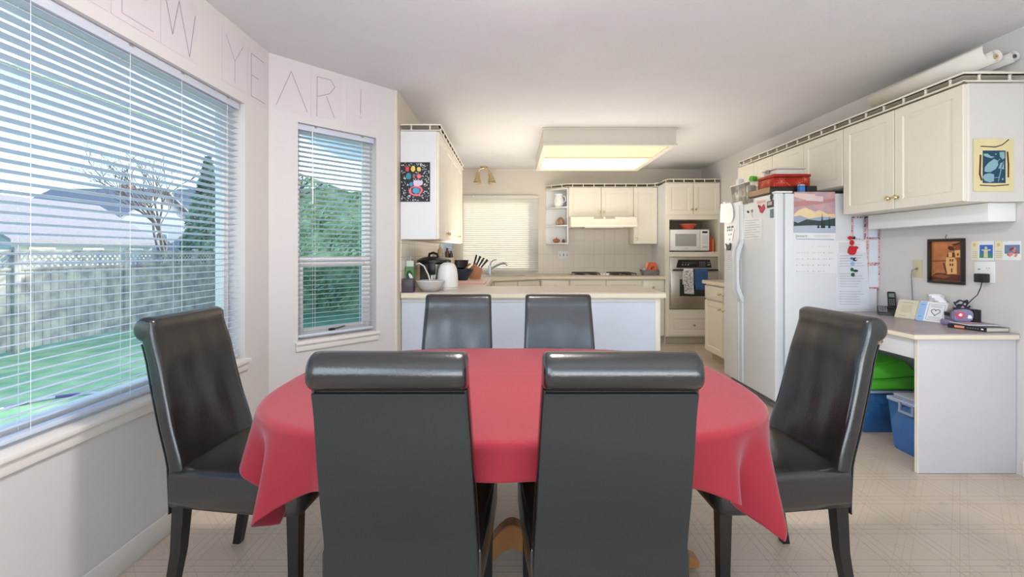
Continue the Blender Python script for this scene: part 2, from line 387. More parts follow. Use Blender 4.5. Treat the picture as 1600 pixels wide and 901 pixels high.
# ================================================================== OUTSIDE
G = -0.45
grass_m = mat('lawn_grass', (176, 206, 158), 0.9, var=0.2, scale=3, bump=0.6, bscale=90, rgb2=(132, 178, 136))
g = MB(); g.box((-60, -12, G - 0.3), (-1.75, 90, G), grass_m); tag(struct(g, 'ground'), None)
sof_m = translucent('translucent_soffit', (236, 244, 240), 0.85)  # eave soffit, made translucent so that its underside brightens
e = MB(); nn = 248; v = []; f = []
for k in range(nn + 1): yy = -3.2 + 12.4 * k / nn; zz = 2.49 + .009 * math.sin(k * PI / 2.0 + .8); v += [(-3.3, yy, zz - .02), (-1.66, yy, zz + .01)]
for k in range(nn): f.append((2 * k, 2 * k + 1, 2 * k + 3, 2 * k + 2))
e.add(v, f, sof_m); e.box((-3.34, -3.2, 2.46), (-3.3, 9.2, 2.66), trim_m); struct(e, 'trim_1')
sid_m = mat('house_siding', (214, 212, 206), 0.7)
e = MB(); e.box((-1.75, -3.2, 2.67), (3.3, 6.9, 2.95), sid_m); struct(e, 'upper_sun_block')  # unseen slab over the room, its height set by where it blocks sun
# fence
fw_m = mat('weathered_cedar', (206, 196, 186), 0.85, var=0.16, scale=4, rgb2=(150, 144, 146))
ft = thing('garden_fence', 'weathered board fence with lattice top at the far edge of the lawn', 'fence', (-8.2, 8.5, G))
XF = -8.2
for k in range(5):
    y0 = 3.2 + k * 2.1; p = MB(); b = y0
    while b < y0 + 1.99:
        p.box((XF - 0.012 + random.uniform(-.004, .004), b, G + 0.06), (XF + 0.012, b + 0.132, 0.93), fw_m); b += 0.14
    p.build('board_panel', ft)
    p = MB()
    p.box((XF - 0.03, y0 + 0.02, 0.93), (XF + 0.03, y0 + 2.02, 0.975), fw_m, 0.004); p.box((XF - 0.03, y0 + 0.02, 1.235), (XF + 0.03, y0 + 2.02, 1.275), fw_m, 0.004)
    p.build('fence_rail', ft)
    p = MB(); st = 0.11; zz0, zz1 = 0.975, 1.235; hh = zz1 - zz0; y = y0 - hh
    while y < y0 + 2.0:
        for dirn in (1, -1):
            a = (y, zz0) if dirn == 1 else (y, zz1); q = (y + hh, zz1) if dirn == 1 else (y + hh, zz0)
            t0 = max(0, (y0 + 0.02 - y) / hh); t1 = min(1, (y0 + 2.02 - y) / hh)
            if t1 > t0:
                A = (a[0] + (q[0] - a[0]) * t0, a[1] + (q[1] - a[1]) * t0); B = (a[0] + (q[0] - a[0]) * t1, a[1] + (q[1] - a[1]) * t1)
                p.stroke([A, B], 0.03, 0.004 * dirn, fw_m, frame((XF, 0, 0), (0, 1, 0), (0, 0, 1)), t=0.006)
        y += st
    p.build('lattice_panel', ft)
    p = MB(); p.box((XF - 0.045, y0 - 0.07, G), (XF + 0.06, y0 + 0.03, 1.32), fw_m, 0.006); p.build('post', ft)
# leafy things
def leaves(name, label, cat, pts, size, m, origin, group=None):
    b = MB()
    for p in pts:
        n = Vector((random.gauss(0, 1), random.gauss(0, 1), random.gauss(0, 1))).normalized(); u = n.orthogonal().normalized(); w = n.cross(u); s = size * random.uniform(.6, 1.3); p = Vector(p)
        b.add([p - u * s, p - w * s * .45, p + u * s, p + w * s * .45], [(0, 1, 2, 3)], m, None, False)
    return b
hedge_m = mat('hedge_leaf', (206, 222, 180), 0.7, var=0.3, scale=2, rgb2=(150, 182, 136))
pts = []
for i in range(10500):
    x = random.uniform(-8.1, -0.4); z = random.uniform(G + 0.1, 3.15)
    if random.random() < 0.12: pts.append((x, 12.6 + random.uniform(0, 0.7), 3.1 + 0.12 * math.sin(x * 3) + random.uniform(0, .12)))
    else: pts.append((x, 12.6 + random.uniform(-0.12, 0.1) + 0.08 * math.sin(x * 4 + z * 3), z))
hd = leaves('hedge', '', '', pts, 0.085, hedge_m, None)
hd.box((-8.0, 12.65, G), (-0.4, 13.3, 3.05), hedge_m)
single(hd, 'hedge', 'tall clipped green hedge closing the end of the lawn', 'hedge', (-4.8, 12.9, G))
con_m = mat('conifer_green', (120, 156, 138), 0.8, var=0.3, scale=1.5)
ct = thing('conifer_tree', 'dark green conifer standing beyond the lattice fence', 'tree', (-14.6, 21.5, -0.6))
pts = []
for i in range(3500):
    t = random.random() ** 1.4; z = -0.2 + t * 6.0; r = 1.5 * (1 - t) * random.uniform(.6, 1.05) + .05; a = random.uniform(0, 2 * PI)
    pts.append((-14.6 + r * math.cos(a), 21.5 + r * math.sin(a), z))
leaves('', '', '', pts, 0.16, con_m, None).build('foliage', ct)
b = MB(); b.cyl((-14.6, 21.5, -0.6), (-14.6, 21.5, 5.2), 0.16, 0.03, mat('dark_bark', (84, 70, 62), 0.9)); b.build('trunk', ct)
bark = mat('bare_bark', (112, 100, 104), 0.9, var=.1)
def bare(base, h, seed, label):
    random.seed(seed); b = MB()
    def br(p, d, L, r, n):
        q = p + d * L * 0.5 + Vector((random.uniform(-1, 1), random.uniform(-1, 1), random.uniform(-.3, .6))) * L * .06; e = q + (d + Vector((random.uniform(-.2, .2), random.uniform(-.2, .2), random.uniform(0, .15)))).normalized() * L * 0.5
        b.tube([p, q, e], [r, r * .8, r * .6], bark, 5 if n > 2 else 4)
        if n == 0: return
        for k in range(3 if n > 1 else 2):
            dd = (d + Vector((random.uniform(-1, 1), random.uniform(-1, 1), random.uniform(-.35, .6))) * 0.75).normalized()
            br(p.lerp(e, random.uniform(.55, 1)) if k else e, dd, L * random.uniform(.6, .82), r * .58, n - 1)
    br(Vector(base), Vector((0, 0, 1)), h * 0.3, 0.11, 6)
    return single(b, 'bare_tree', label, 'tree', base)
bare((-12.5, 15.8, -0.5), 6.6, 5, 'leafless tree with fine bare branches above the lattice fence')
bare((-5.6, 10.6, G), 4.6, 11, 'slender leafless tree in front of the tall hedge')
random.seed(3)
# houses far behind
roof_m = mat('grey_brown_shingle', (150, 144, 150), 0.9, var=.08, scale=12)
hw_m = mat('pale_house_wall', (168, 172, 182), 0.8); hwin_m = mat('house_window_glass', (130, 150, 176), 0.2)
def house(x, y, w, d, zw, zr, label, ridge='y', g0=-0.8):
    th = thing('house', label, 'house', (x, y, g0), 'houses beyond the fence')
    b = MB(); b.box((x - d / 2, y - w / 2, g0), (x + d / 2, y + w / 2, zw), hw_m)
    if ridge == 'x':
        for sx in (-1, 1): b.prism([(-w / 2, 0), (w / 2, 0), (0, zr - zw)], 0, 0.02, hw_m, frame((x + sx * d / 2, y, zw), (0, 1, 0), (0, 0, 1)))
    else:
        for sy in (-1, 1): b.prism([(-d / 2, 0), (d / 2, 0), (0, zr - zw)], 0, 0.02, hw_m, frame((x, y + sy * w / 2, zw), (1, 0, 0), (0, 0, 1)))
    b.build('wall', th)
    r = MB(); o2 = 0.4; hh = zr - zw
    half = (w if ridge == 'x' else d) / 2; L = (d if ridge == 'x' else w) / 2 + o2
    M = frame((x, y, zw), (0, 1, 0), (0, 0, 1)) if ridge == 'x' else frame((x, y, zw), (1, 0, 0), (0, 0, 1))
    k = o2 * hh / half
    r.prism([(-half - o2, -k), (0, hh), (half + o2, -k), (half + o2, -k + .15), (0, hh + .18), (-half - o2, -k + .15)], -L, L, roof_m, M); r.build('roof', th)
    for k in range(3):
        q = MB(); yy = y - w / 2 + w * (k + .5) / 3; q.box((x + d / 2, yy - .5, zw - 1.5), (x + d / 2 + .05, yy + .5, zw - .5), hwin_m); q.box((x + d / 2, yy - .58, zw - 1.58), (x + d / 2 + .03, yy + .58, zw - .42), trim_m); q.build('window', th)
    if label.startswith('pale two'):
        q = MB(); q.box((x - .5, y + 1.4, zr - 1.6), (x + .2, y + 2.1, zr + .7), mat('chimney_brick', (168, 140, 128), .9), .02); q.build('chimney', th)
house(-25, 23, 7.5, 7, 1.9, 3.9, 'pale low house with the nearest hipped gable, leftmost through the blind', 'y')
house(-31, 34.5, 9, 8, 3.2, 6.0, 'pale two storey house with a chimney beyond the fence', 'x')
house(-19.5, 30.5, 5, 4, 1.2, 2.7, 'low garage-like pale building between the far houses', 'x')
house(-30, 46, 9, 8, 4.4, 7.6, 'tall pale gabled house rising behind the bare tree', 'x')
house(-21.5, 38, 6, 6, 2.3, 4.4, 'pale gabled house rightmost in front of the conifer', 'x')
# hoop on the lawn
hp = MB(); n = 48
hm1 = mat('hoop_purple', (132, 96, 168), .4); hm2 = mat('hoop_white', (226, 220, 232), .4)
for k in range(n):
    a0 = 2 * PI * k / n; a1 = 2 * PI * (k + 1) / n; R = 0.55
    hp.tube([(-4.85 + R * math.cos(a), 4.75 + R * math.sin(a), G + 0.018) for a in (a0, (a0 + a1) / 2, a1)], 0.016, hm1 if (k // 3) % 2 else hm2, 8)
single(hp, 'hula_hoop', 'purple and white striped hoop lying on the grass', 'hoop', (-4.85, 4.75, G))
# ================================================================== DINING TABLE
TZ = 0.733; TA, TB, TN = 0.84, 0.555, 3.0; TX, TY = 0.0, 1.727
def sup(a, A=TA, B=TB, n=TN):
    c, s_ = math.cos(a), math.sin(a)
    return (math.copysign(abs(c) ** (2 / n), c) * A, math.copysign(abs(s_) ** (2 / n), s_) * B)
tb = thing('dining_table', 'oak trestle dining table hidden under the red cloth', 'table', (TX, TY, 0))
b = MB(Matrix.Translation((TX, TY, 0))); b.prism([sup(2 * PI * k / 72, TA - .004, TB - .004) for k in range(72)], TZ - 0.03, TZ - 0.003, wood, bev=0.004); b.build('tabletop', tb)
b = MB(Matrix.Translation((TX, TY, 0))); b.box((-.55, -.3, TZ - .1), (.55, -.278, TZ - .03), wood); b.box((-.55, .278, TZ - .1), (.55, .3, TZ - .03), wood); b.box((-.57, -.3, TZ - .1), (-.55, .3, TZ - .03), wood); b.box((.55, -.3, TZ - .1), (.57, .3, TZ - .03), wood); b.build('apron', tb)
for sx in (-1, 1):
    b = MB(Matrix.Translation((TX, TY, 0))); b.lathe([(0, .10), (.07, .10), (.075, .14), (.045, .18), (.038, .30), (.06, .42), (.06, .5), (.04, .56), (.055, .6), (.055, TZ - .031), (0, TZ - .031)], wood, (sx * .58, 0, 0)); b.build('pedestal', tb)
up, lo = [], []
for k in range(61):
    x = -0.72 + 1.44 * k / 60
    up.append((x, 0.115 + 0.062 * math.cos(x * 2 * PI / 0.30) * math.exp(-(x / .62) ** 4) - 0.07 * (abs(x) / .72) ** 3))
    lo.append((x, max(0.0, 0.028 + 0.052 * math.cos(x * 2 * PI / 0.30) - (0.1 if abs(x) > .6 else 0))))
b = MB(frame((TX, TY + 0.03, 0), (1, 0, 0), (0, 0, 1))); b.prism([(p[0], p[1] + .012) for p in lo] + up[::-1], -0.02, 0.04, wood, bev=0.003); b.build('trestle_base', tb)
for sx in (-1, 1):
    b = MB(Matrix.Translation((TX + sx * .58, TY, 0))); pts = [(-.27, 0), (-.27, .03), (-.1, .10), (.1, .10), (.27, .03), (.27, 0), (.2, 0), (.12, .03), (-.12, .03), (-.2, 0)]
    b.prism(pts, -.03, .03, wood, frame((0, 0, 0), (0, 1, 0), (0, 0, 1)), bev=0.004); b.build('foot', tb)
# tablecloth: a rectangular cloth, everything past the rounded edge hangs down
N = 720; bd = [sup(2 * PI * k / N) for k in range(N)]
arc = [0.0]
for k in range(N): p, q = bd[k], bd[(k + 1) % N]; arc.append(arc[-1] + math.hypot(q[0] - p[0], q[1] - p[1]))
EX, EY = 0.942, 0.676
nx, ny = 210, 150; v = []; f = []
for j in range(ny + 1):
    for i in range(nx + 1):
        x = -EX + 2 * EX * i / nx; y = -EY + 2 * EY * j / ny
        ins = (abs(x) / TA) ** TN + (abs(y) / TB) ** TN
        if ins <= 1:
            z = TZ + 0.0012 * noise.noise(Vector((x * 5, y * 5, 0))) + 0.0012 * math.exp(-(y - .05) ** 2 / .00002) + 0.0015 * math.exp(-(x - .02) ** 2 / .00002) + .0008 * math.exp(-(x - .49) ** 2 / .00002) + .0008 * math.exp(-(x + .49) ** 2 / .00002)
            v.append((x, y, z)); continue
        bi = min(range(0, N, 4), key=lambda k: (bd[k][0] - x) ** 2 + (bd[k][1] - y) ** 2)
        bi = min(range(bi - 4, bi + 5), key=lambda k: (bd[k % N][0] - x) ** 2 + (bd[k % N][1] - y) ** 2) % N
        p = bd[bi]; d = math.hypot(x - p[0], y - p[1]); q0, q1 = bd[bi - 1], bd[(bi + 1) % N]
        nrm = Vector((q1[1] - q0[1], -(q1[0] - q0[0]))).normalized(); s_ = arc[bi]
        R = 0.022
        if d < R * PI / 2: out = R * math.sin(d / R); dz = R * (1 - math.cos(d / R))
        else: out = R + 0.03 * (d - R * PI / 2); dz = R + 0.96 * (d - R * PI / 2)
        crn = min(1, max(0, (abs(p[0]) - .42) / .25)) * min(1, max(0, (abs(p[1]) - .12) / .2))
        am = max(0, d - .03) * (0.04 + 0.15 * crn)
        rp = math.sin(s_ * 2 * PI / 0.205 + 0.9) + .5 * math.sin(s_ * 2 * PI / .13 + 2.0) * crn
        out += am * rp 
        v.append((p[0] + nrm.x * out, p[1] + nrm.y * out, TZ - dz))
for j in range(ny):
    for i in range(nx): a = j * (nx + 1) + i; f.append((a, a + 1, a + nx + 2, a + nx + 1))
b = MB(Matrix.Translation((TX, TY, 0.0015))); b.add(v, f, cloth_m)
cl = single(b, 'tablecloth', 'creased red cloth draped over the oval dining table', 'tablecloth', (TX, TY, TZ))
md = cl.modifiers.new('smooth', 'SMOOTH'); md.factor = 0.5; md.iterations = 6
md = cl.modifiers.new('thick', 'SOLIDIFY'); md.thickness = 0.0016; md.offset = 0

# ================================================================== CHAIRS
def hw(z): return 0.1775 + 0.0215 * max(0, min(1, (0.95 - z) / 0.55))
def back_c(z):
    P = [(.38, -.212), (.50, -.222), (.62, -.258), (.74, -.288), (.85, -.312), (.93, -.338), (1.0, -.36)]
    for (a, b), (c, d) in zip(P, P[1:]):
        if a <= z <= c: t = (z - a) / (c - a); return b + (d - b) * t
    return P[-1][1]
def loft(b, secs, m):
    """secs: list of (x-scale function list) closed loops with equal counts"""
    n = len(secs[0]); v = [p for s_ in secs for p in s_]; f = []
    for i in range(len(secs) - 1):
        for k in range(n): f.append((i * n + k, i * n + (k + 1) % n, (i + 1) * n + (k + 1) % n, (i + 1) * n + k))
    f += [tuple(range(n - 1, -1, -1)), tuple((len(secs) - 1) * n + k for k in range(n))]
    b.add(v, f, m)
def make_chair():
    th = thing('dining_chair', '', 'chair', (0, 0, 0))
    # backrest: side profile lofted across the width, rounded at both sides
    zs = [.385 + (0.945 - .385) * k / 16 for k in range(17)]
    def prof(e, x):
        pts = []
        for z in zs: pts.append((back_c(z) + 0.030 - e - 0.008 * (1 - (x / .18) ** 2) * math.sin(min(1, max(0, (z - .5) / .42)) * PI) + .0045 * noise.noise(Vector((x * 14, z * 9, 3.1))), z))
        c = (back_c(.95) - .004, .953); r = 0.044 - e
        for k in range(1, 14):
            a = math.radians(40 + (k - 1) * 19); pts.append((c[0] + r * math.cos(a), c[1] + r * math.sin(a)))
        for z in zs[::-1][1:]: pts.append((back_c(z) - 0.026 + e, z))
        return pts
    secs = []
    for (u, e) in ((-1, .014), (-.985, .006), (-.95, .001), (-.86, 0), (-.72, 0), (-.58, 0), (-.44, 0), (-.3, 0), (-.15, 0), (0, 0), (.15, 0), (.3, 0), (.44, 0), (.58, 0), (.72, 0), (.86, 0), (.95, .001), (.985, .006), (1, .014)):
        secs.append([(u * hw(z), y, z) for (y, z) in prof(e, u * .18)])
    b = MB(); loft(b, secs, leather); b.build('backrest', th, ang=60)
    # matte rear panel
    n = 18; v = []; f = []
    for k in range(n + 1):
        z = .33 + (.903 - .33) * k / n; w = hw(z) - 0.006; yy = back_c(max(z, .38)) - 0.027
        v += [(-w, yy, z), (-w, yy - .004, z), (w, yy - .004, z), (w, yy, z)]
    for k in range(n):
        for q in range(4): f.append((k * 4 + q, k * 4 + (q + 1) % 4, (k + 1) * 4 + (q + 1) % 4, (k + 1) * 4 + q))
    f += [(3, 2, 1, 0), tuple(4 * n + q for q in range(4))]
    b = MB(); b.add(v, f, vinyl_b); b.build('back_panel', th)
    # side seams
    for sx in (-1, 1):
        b = MB(); b.tube([(sx * (hw(z) - 0.0125), back_c(z) + 0.0262, z) for z in zs[4:]], 0.0022, leather, 6); b.build('piping', th)
    # seat
    b = MB(); secs = []
    pl = [(-.236, .200), (-.1, .212), (.05, .222), (.16, .228), (.222, .226), (.240, .214)]
    def ring(z, e): L = [(w - e, y + (e if y < 0 else -e)) for y, w in pl]; return [(-x, y, z) for x, y in L] + [(x, y, z) for x, y in L[::-1]]
    for z, e in ((.352, .012), (.358, .003), (.38, 0), (.462, 0), (.476, .004), (.486, .016), (.494, .045), (.499, .09)): secs.append(ring(z, e))
    loft(b, secs, leather); b.build('seat', th, ang=60)
    for sx in (-1, 1):
        for fr in (1, -1):
            b = MB(); x = sx * (.192 if fr > 0 else .176); y = .208 if fr > 0 else -.205; y2 = y if fr > 0 else y - .05; a, c = .021, .015; v = []
            for (zz, r, yy) in ((.36, a, y), (.2, a - .003, y + (y2 - y) * .25), (0, c, y2)):
                v += [(x - r, yy - r, zz), (x + r, yy - r, zz), (x + r, yy + r, zz), (x - r, yy + r, zz)]
            f = [(3, 2, 1, 0), (8, 9, 10, 11)] + [(i * 4 + q, i * 4 + (q + 1) % 4, (i + 1) * 4 + (q + 1) % 4, (i + 1) * 4 + q) for i in range(2) for q in range(4)]
            b.add(v, f, legm, None, False); b.build('leg', th)
    th['group'] = 'dining chairs around the table'
    return th
ch = make_chair()
pos = [((-.278, 1.366, 0), 0.0, 'black leather dining chair with its charcoal back to us, left of the near pair'),
       ((.247, 1.366, 0), 0.0, 'black leather dining chair with its charcoal back to us, right of the near pair'),
       ((-.290, 2.092, 0), PI, 'black leather dining chair by the counter, left of the far pair'),
       ((.250, 2.092, 0), PI, 'black leather dining chair by the counter, right of the far pair'),
       ((-.915, 1.70, 0), -PI / 2 - .07, 'black leather dining chair at the window end of the table'),
       ((.905, 1.705, 0), PI / 2 + .05, 'black leather dining chair at the fridge end of the table')]
for i, (p, r, lab) in enumerate(pos):
    if i == 0: ch.location = p; ch.rotation_euler = (0, 0, r); ch['label'] = lab
    else: copy_thing(ch, p, r, lab)
# ================================================================== KITCHEN
def pk(M, pts):
    """local xy, on the plane M, of points given by pixel"""
    Mi = M.inverted(); o = Mi @ Vector((0, 0, H)); out = []
    for px, py in pts:
        d = Mi.to_3x3() @ Vector(((px - 800) / F, 1, -(py - HY) / F)); t = -o.z / d.z; p = o + d * t; out.append((p.x, p.y))
    return out
def panel_front(b, x, y, w, h, m, raised=True, t=0.019, z0=0.001):
    """door or drawer front with raised centre panel; local x,y in the face plane, z outward"""
    if not raised:
        b.box((x, y, z0), (x + w, y + h, z0 + t), m, 0.004); return
    fr = min(0.058, w * .2, h * .26)
    lv = [(0, 0), (0, t - .003), (.003, t), (fr, t), (fr + .006, t - .007), (fr + .014, t - .007), (fr + .034, t - .001), (fr + .036, t - .001)]
    if min(w, h) < 2 * (fr + .04): lv = lv[:4] + [(fr + .004, t - .005), (fr + .01, t - .005)]
    v = []; f = []
    for e, z in lv: v += [(x + e, y + e, z0 + z), (x + w - e, y + e, z0 + z), (x + w - e, y + h - e, z0 + z), (x + e, y + h - e, z0 + z)]
    for i in range(len(lv) - 1):
        for q in range(4): f.append((i * 4 + q, i * 4 + (q + 1) % 4, (i + 1) * 4 + (q + 1) % 4, (i + 1) * 4 + q))
    n = len(lv) - 1; f += [(3, 2, 1, 0), (n * 4, n * 4 + 1, n * 4 + 2, n * 4 + 3)]
    b.add(v, f, m, None, True)
def knob_at(M, x, y, parent, z=0.02):
    k = MB(M); k.lathe([(0, 0), (.011, 0), (.011, .003), (.005, .006), (.005, .013), (.014, .018), (.016, .023), (.012, .029), (0, .031)], brass, (x, y, z), 14); k.build('knob', parent)
def fronts(M, th, items, m=cream):
    for it in items:
        kind, x, y, w, h = it[:5]; b = MB(M); panel_front(b, x + .003, y + .003, w - .006, h - .006, m, raised=(kind != 'flat'))
        o = b.build('door' if kind == 'door' else 'drawer', th)
        for kx, ky in it[5:]: knob_at(M, kx, ky, o)
def cabinet(name, label, M, w, h, depth, items, cat='cabinet', group=None, endmat=None, toe=0.0, body=None):
    th = thing(name, label, cat, M @ Vector((0, 0, -depth / 2)), group)
    b = MB(M); m = body or cream
    b.box((0, toe, -depth + .001), (w, h, 0), m, 0.002)
    if toe: b.box((0.002, 0.001, -depth + .001), (w - .002, toe, -0.07), mat('toe_kick', (196, 184, 164), .6))
    b.build('body', th)
    if endmat:
        for x in endmat[1]:
            e = MB(M); e.box((x - .0015, toe, -depth + .002), (x + .0015, h, -0.012), endmat[0]); e.build('end_panel', th)
    fronts(M, th, items); return th
GR = 'wall cabinets'; UP = (0, 0, 1)
def gallery(label, M, pts, z, deck=None, origin=None):
    """little balustrade that crowns the wall cabinets. pts = polyline in plan"""
    th = thing('gallery_rail', label, 'trim rail', (pts[0][0], pts[0][1], z))
    r = MB()
    for a, c in zip(pts, pts[1:]):
        d = Vector((c[0] - a[0], c[1] - a[1], 0)); L = d.length; Mf = frame((a[0], a[1], z), d, (-d.y, d.x, 0), UP)
        r.box((-.012, -.014, .040), (L + .012, .014, .052), cream, 0.004, M=Mf); r.box((-.008, -.009, 0.001), (L + .008, .009, .008), cream, 0.002, M=Mf)
    if deck: r.prism(deck, z + .040, z + .046, cream)
    r.build('rail', th)
    for a, c in zip(pts, pts[1:]):
        d = Vector((c[0] - a[0], c[1] - a[1], 0)); L = d.length; n = max(1, round(L / .147)); 
        for k in range(n):
            p = Vector((a[0], a[1], z)) + d * ((k + .5) / n); s_ = MB(); s_.lathe([(0, .006), (.005, .006), (.009, .012), (.005, .018), (.008, .024), (.005, .030), (.009, .036), (.005, .041), (0, .041)], cream, tuple(p), 10); s_.build('spindle', th)
# ---- left wall cabinets
for k, (y0, lab) in enumerate(((3.49, 'cream wall cabinet on the left wall, nearest, its white end carrying a print'), (4.31, 'cream wall cabinet on the left wall, farther one beside the side window'))):
    M = frame((-0.588, y0, 1.327), (0, 1, 0), UP)
    cabinet('wall_cabinet', lab, M, .82, .84, .283, [('door', 0, 0, .41, .84, (.37, .06)), ('door', .41, 0, .41, .84, (.45, .06))], group=None, endmat=(whitelam, (0.0,)) if k == 0 else None)
gallery('cream spindle gallery rail along the top of the left wall cabinets', None, [(-.855, 3.485), (-.565, 3.485), (-.565, 5.13)], 2.168, [(-.87, 3.48), (-.56, 3.48), (-.56, 5.13), (-.87, 5.13)])
# ---- back wall cabinets
yF = 6.33
M = frame((.80, yF, 1.725), (1, 0, 0), UP)
cabinet('wall_cabinet', 'short cream two-door wall cabinet directly above the range hood', M, .913, .421, .268, [('door', 0, 0, .455, .421, (.43, .07)), ('door', .457, 0, .455, .421, (.485, .07))])
M = frame((1.714, yF, 1.347), (1, 0, 0), UP)
cabinet('wall_cabinet', 'narrow tall cream single-door wall cabinet right of the range hood', M, .335, .80, .268, [('door', 0, 0, .335, .80, (.035, .07))])
# open shelf unit with clipped corner
th = thing('corner_shelf', 'open white end shelves left of the cabinet over the hood', 'shelf', (.66, 6.47, 1.34))
for z in (1.345, 1.60, 1.86, 2.125):
    b = MB(); b.prism([(.50, 6.598), (.50, 6.55), (.52, 6.53), (.72, 6.35), (.795, 6.335), (.795, 6.598)], z, z + .018, whitelam if z < 2.1 else cream, bev=.003); b.build('shelf', th)
b = MB(); b.box((.782, 6.335, 1.363), (.798, 6.598, 2.125), whitelam); b.build('side_panel', th)
b = MB(); b.box((.50, 6.588, 1.363), (.782, 6.598, 2.125), whitelam); b.build('back_panel', th)
gallery('cream spindle gallery rail running above the hood cabinets', None, [(.50, 6.54), (.78, 6.315), (1.98, 6.315), (2.03, 6.24)], 2.147, [(.50, 6.598), (.50, 6.54), (.78, 6.315), (1.98, 6.315), (2.03, 6.24), (2.03, 6.598)])
# range hood
th = thing('range_hood', 'cream under-cabinet range hood above the gas hob', 'range hood', (1.257, 6.35, 1.57))
Mh = frame((.803, 0, 0), (0, 1, 0), UP)
b = MB(Mh); b.prism([(6.598, 1.724), (6.16, 1.724), (6.13, 1.71), (6.13, 1.665), (6.09, 1.60), (6.10, 1.575), (6.598, 1.575)], 0, .907, cream, bev=.004); b.build('body', th)
b = MB(frame((0, 6.13, 0), (1, 0, 0), UP))
for k in range(2):
    for j in range(4): b.rect(1.12 + k * .16, 1.685 + j * .008, 1.25 + k * .16, 1.689 + j * .008, 0.0005, grey_pl)
b.build('vent', th)
for x in (1.46, 1.52, 1.60):
    b = MB(frame((x, 6.13, 1.695), (1, 0, 0), UP)); b.box((-.018, -.008, .0005), (.018, .008, .006), white_pl, .002); b.build('switch', th)
b = MB(); b.box((1.0, 6.15, 1.565), (1.52, 6.5, 1.5748), steel); b.build('filter', th)
# backsplash
tile = tile_mat('backsplash_tile', .15, .2, (214, 204, 192), (196, 186, 174))
b = MB(); b.box((.36, 6.592, .913), (2.055, 6.5995, 1.565), tile); struct(b, 'trim_2')
tile2 = tile_mat('side_tile', .108, .108, (236, 228, 218), (200, 190, 178))
b = MB(); b.box((-.8725, 3.50, .913), (-.866, 5.36, 1.326), tile2); struct(b, 'trim_3')
# ---- tower
TX0, TX1, TYF = 2.057, 2.788, 6.0
th = thing('oven_tower', 'tall cream cabinet tower holding microwave niche and wall oven', 'cabinet', (2.42, 6.3, 0))
b = MB()
b.box((TX0, TYF, .10), (TX0 + .05, 6.598, 2.157), cream); b.box((TX1 - .03, TYF, .10), (TX1, 6.598, 2.157), cream)
b.box((TX0 + .05, TYF, 1.668), (TX1 - .03, 6.598, 2.157), cream); b.box((TX0 + .05, TYF, 1.17), (TX1 - .03, 6.598, 1.235), cream)
b.box((TX0 + .05, TYF, .10), (TX1 - .03, 6.598, .462), cream); b.box((TX0 + .05, 6.45, .462), (TX1 - .03, 6.598, 1.17), dark)
b.box((TX0 + .05, 6.50, 1.235), (TX1 - .03, 6.598, 1.668), mat('niche_back', (158, 146, 130), .7)); b.box((TX0, TYF + .06, 0.001), (TX1, 6.598, .10), mat('toe_kick', (196, 184, 164), .6)); b.build('body', th)
b = MB(); b.box((TX0 - .004, TYF + .004, .0), (TX0 - .0003, 6.598, 2.157), whitelam); b.build('end_panel', th)
Mt = frame((TX0, TYF, 0), (1, 0, 0), UP)
fronts(Mt, th, [('door', .01, 1.73, .355, .427, (.34, 1.80)), ('door', .366, 1.73, .355, .427, (.39, 1.80)), ('drawer', .04, .115, .66, .29, (.37, .26))])
gallery('cream spindle gallery rail on top of the oven tower', None, [(2.065, 6.10), (2.09, 5.985), (2.78, 5.985)], 2.158, [(2.06, 6.598), (2.06, 6.1), (2.09, 5.985), (2.785, 5.985), (2.785, 6.598)])
# oven
ov = thing('wall_oven', 'stainless steel wall oven with black control panel and two towels', 'oven', (2.44, 6.2, .47))
Mo = frame((2.112, TYF - .002, .47), (1, 0, 0), UP); w = .642; bl = black_pl
b = MB(Mo); b.box((0, 0, -.40), (w, .695, 0.0), steel, .003); b.build('housing', ov)
b = MB(Mo); b.box((0.004, .052, .0005), (w - .004, .53, .035), steel, .006); b.build('door', ov); door = ov.children[-1] if ov.children else None
for c in ov.children:
    if c.name.startswith('door'): door = c
b = MB(Mo); b.box((.12, .175, .0352), (.50, .40, .0385), mat('oven_glass', (16, 34, 26), .08, spec=.9), .001); b.build('oven_window', door)
b = MB(Mo); b.box((.02, .515, .045), (w - .02, .535, .075), black_pl, .008)
for x in (.04, w - .04): b.box((x - .01, .517, .034), (x + .01, .533, .047), black_pl)
b.build('handle', door)
b = MB(Mo); b.prism([(.085, .555), (w - .085, .555), (w - .11, .66), (.11, .66)], .0005, .016, bl, bev=.002); cp = b.build('control_panel', ov)
b = MB(Mo); lc = mat('panel_legend', (170, 174, 178), .5, emit=(180, 220, 200), es=.05)
b.rect(.25, .60, .36, .635, .0162, mat('display_glass', (50, 66, 62), .2))
for k in range(4):
    for j in range(3): b.rect(.39 + k * .022, .575 + j * .024, .402 + k * .022, .582 + j * .024, .0162, lc)
for x in (.16, .2, .235, .50, .52): b.rect(x, .585, x + .012, .60, .0162, lc); b.rect(x, .618, x + .014, .624, .0162, lc)
b.build('keypad', cp)
b = MB(Mo); b.stroke([(.30, .105), (.31, .098), (.345, .098)], .004, .0352, grey_pl); b.stroke([(.30, .112), (.33, .115)], .003, .0352, grey_pl); b.build('emblem', door)
